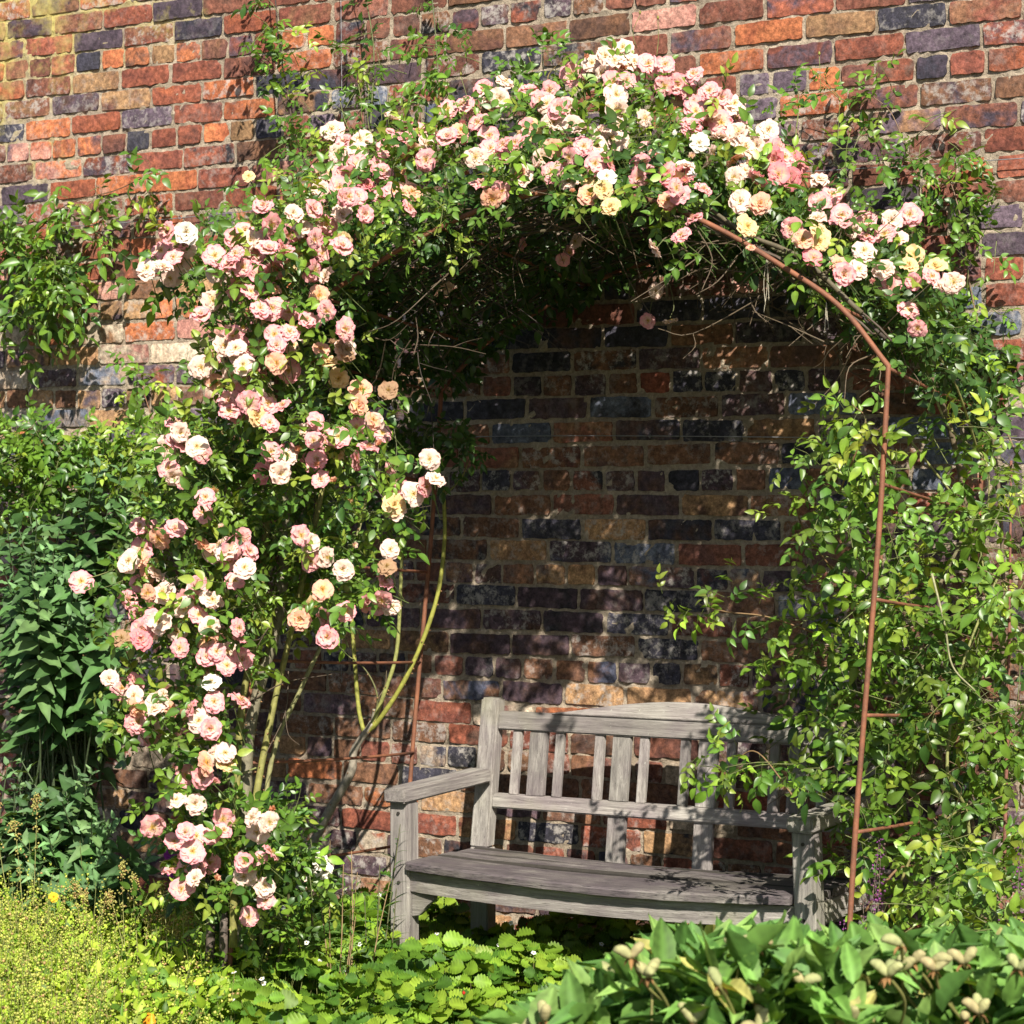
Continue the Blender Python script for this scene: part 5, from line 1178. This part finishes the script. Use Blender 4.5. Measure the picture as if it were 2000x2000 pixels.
# small single flowers
def small_flower(u, v, d, pal, label, name, sc=.016, cat='flower'):
    p = at(u, v, d); root = empty(name, (p[0], p[1], 0), label, cat)
    me = BLOOM[(pal, 1)].copy(); me.materials[0] = M_PETAL
    o = bpy.data.objects.new('bloom', me); COL.objects.link(o); o.parent = root
    n = unit(.5 * SUNV + .5 * unit(CAM - p)); R = frame(np.array([unit(np.cross(n, [0, .2, 1.0]))]), n[None])[0]
    o.matrix_local = Matrix([list(R[r_] * sc) + [p[r_] - root.location[r_]] for r_ in range(3)] + [[0, 0, 0, 1]])
    mc = MC(); tube(mc, spline([np.array([p[0], p[1], 0]), p * [1, 1, .5] + [.01, 0, 0], p - n * .003], 5), .0016, .0012, 5, (.15, .24, .06)); mc.build('stem', M_CANE, root)
PALB['O'] = ((.75, .30, .02), (.80, .36, .02), (.80, .34, .02)); PALB['G'] = ((.75, .5, .02), (.8, .55, .03), (.8, .58, .04)); PALB['V'] = ((.25, .02, .22), (.30, .03, .28), (.36, .05, .34))
for p_ in 'OGV':
    for s_ in (1,): BLOOM[(p_, s_)] = bloom_mesh(p_, 70 + ord(p_))
small_flower(105, 1752, 1.5, 'G', 'small yellow flower against the lower broadleaf shrub', 'buttercup')
small_flower(290, 1993, 2.1, 'O', 'orange marigold at the bottom edge of the picture', 'marigold', .019)
small_flower(332, 1668, .9, 'V', 'magenta flower in the shade left of the rose bush', 'magenta_flower', .022)
small_flower(337, 1705, .95, 'V', 'second magenta flower, just below the other in the shade', 'magenta_flower', .018)
small_flower(362, 1835, 1.3, 'V', 'tiny magenta flower between the old rose stumps and the sorrel', 'magenta_flower', .014)

# purple flower spires on the right
for u, d, h, lab in ((1712, .98, .72, 'slender purple flower spire before the leafy climber, right of the rusty post'), (1965, 1.2, .66, 'purple flower spire near the right edge above the peony leaves'), (1640, .95, .48, 'short faded purple spire between the bench leg and the rusty post')):
    x, y = xy(u, d); root = empty('purple_flower_spire', (x, y, 0), lab, 'wildflower', 'purple flower spires'); stem, flo = MC(), MC(); st = np.array([x, y, 0])
    for k in range(4 if h > .5 else 2):
        stem, flo = MC(), MC()
        top = st + np.array([rnd.gauss(0, .035), rnd.gauss(0, .04), h * rnd.uniform(.75, 1.05)]); sp = spline([st, (st + top) / 2 + rng.normal(0, .01, 3), top], 8); tube(stem, sp, .0018, .001, 4, (.16, .12, .09), cap=False)
        q = np.repeat(sp[len(sp) // 2:], 7, 0); q = q + rng.normal(0, .008, q.shape); M = len(q)
        stamp(flo, SEED, frame(rng.normal(0, 1, (M, 3)), rng.normal(0, 1, (M, 3))), q, rng.uniform(.005, .010, M), pickcols([(3, (.16, .06, .14)), (2, (.22, .14, .12)), (1, (.32, .08, .30))], M))
        stem.build('stem', M_CANE, root); flo.build('flower_head', M_PETAL, root)

# ------------------------------------------------------------------ peonies in the foreground
def depth_at(u, v, z): r = ray(u, v); return CAM + r * z
def peony(label, area, nleaf, pods, zr, base):
    root = empty('peony_clump', (*base, 0), label, 'peony', 'peony clumps in the foreground'); fol, stem = MC(), MC()
    P, Dd, Nn, Sz, Cc = [], [], [], [], []
    for _ in range(nleaf):
        u = rnd.uniform(area[0], area[1]); vt = np.interp(u, area[2], area[3]); z = rnd.uniform(*zr)
        v = vt + 62 + 300 * rnd.random() ** 1.15 + (zr[1] - z) * 30
        p = depth_at(u, v, z)
        if p[2] < .12: continue
        an = rnd.uniform(0, 2 * math.pi); up_ = rnd.uniform(.3, 2.2)
        dv = np.array([math.cos(an), math.sin(an), up_]); nv_ = np.array([-math.cos(an) * up_, -math.sin(an) * up_, 1.0]) + rng.normal(0, .35, 3)
        P.append(p); Dd.append(dv); Nn.append(nv_); Sz.append(rnd.uniform(.060, .102)); Cc.append(pickcols([(4, (.13, .26, .05)), (3, (.085, .19, .04)), (1.6, (.20, .33, .08)), (.25, (.36, .34, .10))], 1)[0])
        if rnd.random() < .06:
            b = np.array([p[0] + rnd.gauss(0, .05), p[1] + rnd.gauss(0, .05), max(0, p[2] - .45)]); tube(stem, spline([b, (p + b) / 2 + rng.normal(0, .01, 3), p], 3), .0035, .0022, 5, (.26, .24, .08), cap=False)
    P, Dd, Nn, Sz, Cc = map(np.array, (P, Dd, Nn, Sz, Cc)); ti = rng.integers(0, len(PEO), len(P)); R = frame(Dd, Nn)
    for k in range(len(PEO)):
        m = ti == k; stamp(fol, PEO[k], R[m], P[m], Sz[m], Cc[m])
    stem.build('stem', M_CANE, root); fol.build('foliage', M_PEONY, root)
    pods = pods + [(u + rnd.uniform(-45, 45), v + rnd.uniform(-15, 45), rnd.choice((1, 2, 3))) for (u, v, n) in pods[::2]]
    for (u, v, n) in pods:                       # each head: two or three swollen follicles with a reddish collar
        p = depth_at(u, v + 12, zr[0] + rnd.uniform(-.06, .10)); mc = MC(); a0 = rnd.uniform(0, 6)
        for k in range(n):
            an = a0 + k * 2 * math.pi / n; d = unit(np.array([math.cos(an), math.sin(an) * .6, rnd.uniform(-.1, .8)])); L = rnd.uniform(.022, .034)
            s = np.linspace(0, 1, 8); cen = p + d[None] * (s * L)[:, None] + np.array([0, 0, 1])[None] * (.010 * np.sin(s * 2.4))[:, None]
            rad = .0085 * np.sin(math.pi * np.clip(s * .9 + .08, 0, 1)) ** .6 + .0006
            g_ = rnd.random(); cb = np.array([.36, .40, .17]) * (1 - g_ * .5) + np.array([.46, .27, .17]) * g_ * .5; cb = np.clip(cb[None] * rng.uniform(.75, 1.2, (64, 1)), 0, 1); rad = rad * rng.uniform(.92, 1.08, 8)
            tube(mc, cen, rad, None, 8, cb)
        M = 5; an = rng.uniform(0, 6.28, M); dd = np.stack([np.cos(an), np.sin(an), np.full(M, -.25)], -1)
        stamp(mc, PEO[1], frame(dd, np.tile([0, 0, 1.0], (M, 1))), np.tile(p - [0, 0, .003], (M, 1)), rng.uniform(.010, .020, M), np.tile([(.24, .13, .05)], (M, 1)) * rng.uniform(.6, 1.2, (M, 1)))
        tube(mc, spline([p + [rnd.uniform(-.04, .04), .11, -.12], p + [rnd.uniform(-.02, .02), .05, -.05], p], 5), .0028, .0030, 6, (.20, .20, .06))
        mc.build('seed_pod', M_POD, root)
PV = lambda o, s: [(o[0] + float(a.split(',')[0]) / 2.76, o[1] + float(a.split(',')[1]) / 2.76, int(a.split(',')[2])) for a in s.split(';')]
pl = PV((650, 1300), '1140,1880,2;1240,1760,1;1610,1540,2;1700,1640,3') + PV((1300, 1300), '490,1490,2')
pm = PV((1300, 1300), '740,1680,2;290,1690,1;370,1750,2;150,1890,2;490,1930,2;1010,1890,2')
pr_ = PV((1300, 1300), '1270,1470,1;1200,1640,3;1330,1570,1;1610,1570,2;1690,1840,3;1900,1600,2;1440,1560,1')
AX = ([930, 1010, 1080, 1160, 1230, 1300, 1400, 1500, 1560, 1620, 1700, 1800, 1860, 1920, 2000, 2100], [1975, 1960, 1920, 1880, 1850, 1810, 1800, 1795, 1815, 1805, 1800, 1785, 1800, 1795, 1800, 1800])
peony('nearest peony clump with broad leaves and fat seed pods, left end of the foreground row', (960, 1400, *AX), 1150, pl, (3.9, 4.7), (-1.9, -3.3))
peony('peony clump with pale seed pods in the middle of the foreground row', (1330, 1700, *AX), 1450, pm, (3.8, 4.8), (-1.5, -3.2))
peony('peony clump in the lower right corner below the rusty post', (1630, 2080, *AX), 1650, pr_, (3.9, 5.0), (-1.2, -3.0))

# ------------------------------------------------------------------ twine hanging from the hoop
M_TW = plain_mat('garden_twine', (.42, .38, .28), .9)
for (u, v, l, q, lab) in ((1498, 500, .15, .02, 'frayed pale twine hanging from the front hoop, right of the crown'), (1614, 590, .075, .05, 'short twine end hanging lower down the front hoop near the right shoulder')):
    mc = MC(); p = at_q(u, v, q)
    for k in range(3):
        e = p + np.array([(k - 1) * .006 + rnd.uniform(-.006, .006), 0, -l * rnd.uniform(.65, 1)])
        tube(mc, spline([p, (p + e) / 2 + rng.normal(0, .004, 3), e], 6), .0012, .0009, 4)
    tag(mc.build('garden_twine', M_TW), lab, 'twine', 'twine ends on the arch')
